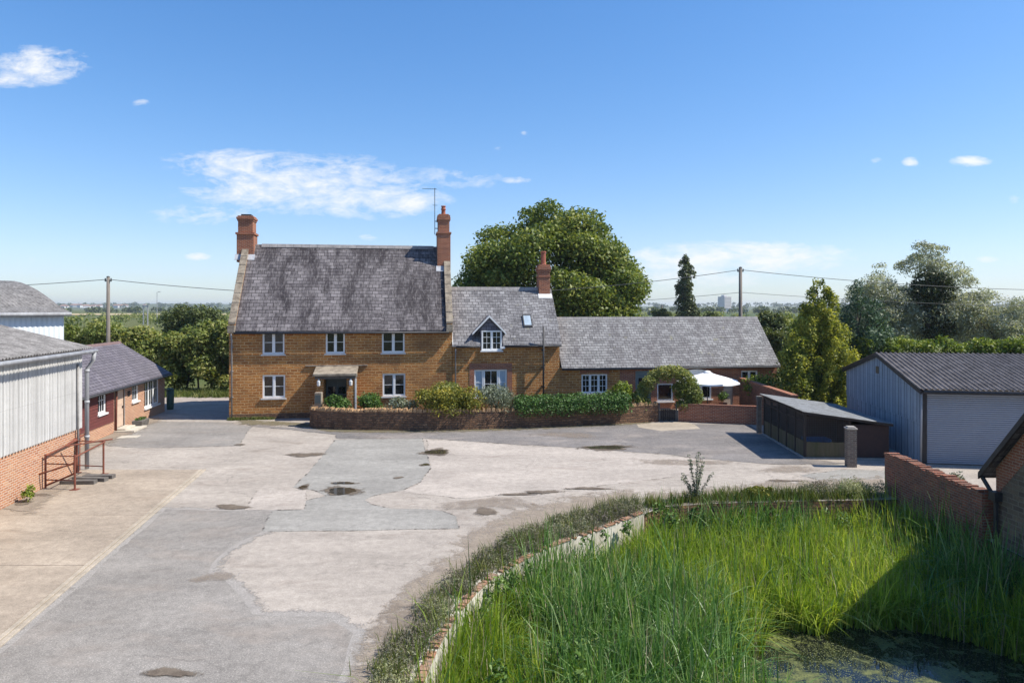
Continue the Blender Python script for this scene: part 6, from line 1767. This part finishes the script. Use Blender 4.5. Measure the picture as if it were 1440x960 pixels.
w = bpy.data.worlds.new('World'); sc.world = w; w.use_nodes = True
nt = w.node_tree; bg = nt.nodes['Background']
sky = nt.nodes.new('ShaderNodeTexSky'); sky.sky_type = 'NISHITA'; sky.sun_disc = False
sky.sun_elevation = EL; sky.sun_rotation = math.atan2(sd.x, sd.y); sky.altitude = 100; sky.air_density = 1.0; sky.dust_density = 0.35; sky.ozone_density = 1.4
def nd(t, **k):
    n = nt.nodes.new('ShaderNode' + t)
    for a, b in k.items(): setattr(n, a, b)
    return n
def vm(op, a, b):
    n = nd('VectorMath', operation=op)
    for i, v in enumerate((a, b)):
        if isinstance(v, bpy.types.NodeSocket): nt.links.new(v, n.inputs[i])
        elif v is not None: n.inputs[i].default_value = v
    return n
def sm(op, a, b=0.0, clamp=False):
    n = nd('Math', operation=op, use_clamp=clamp)
    for i, v in enumerate((a, b)):
        if isinstance(v, bpy.types.NodeSocket): nt.links.new(v, n.inputs[i])
        else: n.inputs[i].default_value = v
    return n.outputs[0]
tc = nd('TexCoord'); sep = nd('SeparateXYZ'); nt.links.new(tc.outputs['Generated'], sep.inputs[0])
# clouds live on a far flat layer of air north of the farm: bearing and height angle of the sky direction
yy = sm('MAXIMUM', sep.outputs[1], .05)
u = sm('DIVIDE', sep.outputs[0], yy); v = sm('DIVIDE', sep.outputs[2], yy)
cmb = nd('CombineXYZ'); nt.links.new(u, cmb.inputs[0]); nt.links.new(v, cmb.inputs[1])
C2 = cmb.outputs[0]
CLOUDS = [(62, 92, 100, 40, 1.0), (20, 110, 70, 22, .8), (420, 260, 250, 62, .95), (330, 235, 170, 36, .85), (530, 280, 150, 40, .95), (640, 250, 110, 30, .6), (300, 300, 160, 28, .6), (270, 305, 70, 18, .55), (200, 147, 22, 12, .7), (1040, 362, 240, 32, 1.1), (970, 385, 170, 46, .8), (1365, 227, 42, 12, .95), (1281, 228, 20, 10, .85), (1232, 226, 16, 8, .6), (278, 360, 28, 9, .95), (728, 253, 36, 9, .7), (1425, 281, 20, 10, .9), (1390, 365, 34, 8, .75), (45, 366, 12, 7, .8), (95, 367, 10, 5, .5), (517, 334, 24, 8, .6), (650, 250, 60, 16, .35), (738, 187, 10, 8, .5), (700, 209, 12, 6, .5), (1150, 349, 70, 7, .4), (160, 245, 50, 12, .35), (160, 150, 90, 14, .3)]
win = None
for (cx, cy, hx_, hy_, k) in CLOUDS:
    c = ((cx - 720) / F, (432 - cy) / F, 0)
    d = vm('MULTIPLY', vm('SUBTRACT', C2, c).outputs[0], (F / hx_, F / hy_, 0))
    ln = nd('VectorMath', operation='LENGTH'); nt.links.new(d.outputs[0], ln.inputs[0])
    mr = nd('MapRange', interpolation_type='SMOOTHSTEP'); nt.links.new(ln.outputs['Value'], mr.inputs[0])
    mr.inputs[1].default_value = 1.15; mr.inputs[2].default_value = .1; mr.inputs[3].default_value = 0; mr.inputs[4].default_value = k
    win = mr.outputs[0] if win is None else sm('MAXIMUM', win, mr.outputs[0])
mp_ = nd('Mapping'); nt.links.new(C2, mp_.inputs[0]); mp_.inputs['Scale'].default_value = (9, 26, 1); mp_.inputs['Rotation'].default_value = (0, 0, R(-6))
n1 = nd('TexNoise'); nt.links.new(mp_.outputs[0], n1.inputs['Vector']); n1.inputs['Scale'].default_value = 1.0; n1.inputs['Detail'].default_value = 9; n1.inputs['Roughness'].default_value = .62; n1.inputs['Distortion'].default_value = .9
# density = window * 1.1 + (noise - .5) * gain - threshold
mp2 = nd('Mapping'); nt.links.new(C2, mp2.inputs[0]); mp2.inputs['Scale'].default_value = (38, 85, 1)
n2 = nd('TexNoise'); nt.links.new(mp2.outputs[0], n2.inputs['Vector']); n2.inputs['Scale'].default_value = 1.0; n2.inputs['Detail'].default_value = 8; n2.inputs['Roughness'].default_value = .65; n2.inputs['Distortion'].default_value = .4
fn = sm('ADD', sm('MULTIPLY', n1.outputs['Fac'], .62), sm('MULTIPLY', n2.outputs['Fac'], .38))
dn = sm('MULTIPLY', sm('SUBTRACT', fn, .5), 3.4)
den = sm('MULTIPLY', sm('ADD', sm('SUBTRACT', win, .37), sm('MULTIPLY', dn, sm('MULTIPLY', win, 1.6, True))), 1.25, True)
den = sm('MULTIPLY', den, sm('GREATER_THAN', sep.outputs[1], .06))
den = sm('MULTIPLY', den, .92)
hs = nd('HueSaturation'); nt.links.new(sky.outputs[0], hs.inputs['Color']); hs.inputs['Saturation'].default_value = 1.3; hs.inputs['Value'].default_value = 1.0
tn_ = vm('MULTIPLY', hs.outputs[0], (.98, 1.02, 1.17))
comp = vm('MULTIPLY_ADD', tn_.outputs[0], (.10, .082, .058)); comp.inputs[2].default_value = (1, 1, 1)
tn_ = vm('DIVIDE', vm('MULTIPLY', tn_.outputs[0], (1.06, 1.08, 1.1)).outputs[0], comp.outputs[0])
mx = nd('Mix', data_type='RGBA'); nt.links.new(den, mx.inputs[0]); nt.links.new(tn_.outputs[0], mx.inputs[6]); mx.inputs[7].default_value = (5.2, 5.3, 5.4, 1)
nt.links.new(mx.outputs[2], bg.inputs['Color']); bg.inputs['Strength'].default_value = .135

cam = bpy.data.cameras.new('camera'); co_ = bpy.data.objects.new('camera', cam); COL.objects.link(co_)
co_.location = (0, 0, H); co_.rotation_euler = (R(90), 0, 0)
cam.sensor_width = 36; cam.lens = 24.0; cam.shift_y = -(480 - 432) / 1440; cam.clip_start = .1; cam.clip_end = 20000
sc.camera = co_
sc.render.resolution_x, sc.render.resolution_y = 1024, 682
vs = sc.view_settings; vs.view_transform = 'Standard'; vs.look = 'None'; vs.gamma = 1; vs.exposure = 0.52; vs.use_curve_mapping = False
sc.cycles.max_bounces = 6; sc.cycles.transparent_max_bounces = 8

# thin summer haze over the plain: one closed box of air round camera and land, the sky outside it
hz = NT('haze_air'); hz.t.nodes.remove(hz.bsdf)
pv = hz.n('VolumePrincipled'); pv.inputs['Color'].default_value = (.86, .93, 1.0, 1); pv.inputs['Density'].default_value = .00016; pv.inputs['Anisotropy'].default_value = .2
hz.t.links.new(pv.outputs[0], hz.out.inputs['Volume'])
ho = MB().box(-7100, 7100, -1000, 7100, -2.75, 48).build('haze', hz.mat); ho['kind'] = 'stuff'
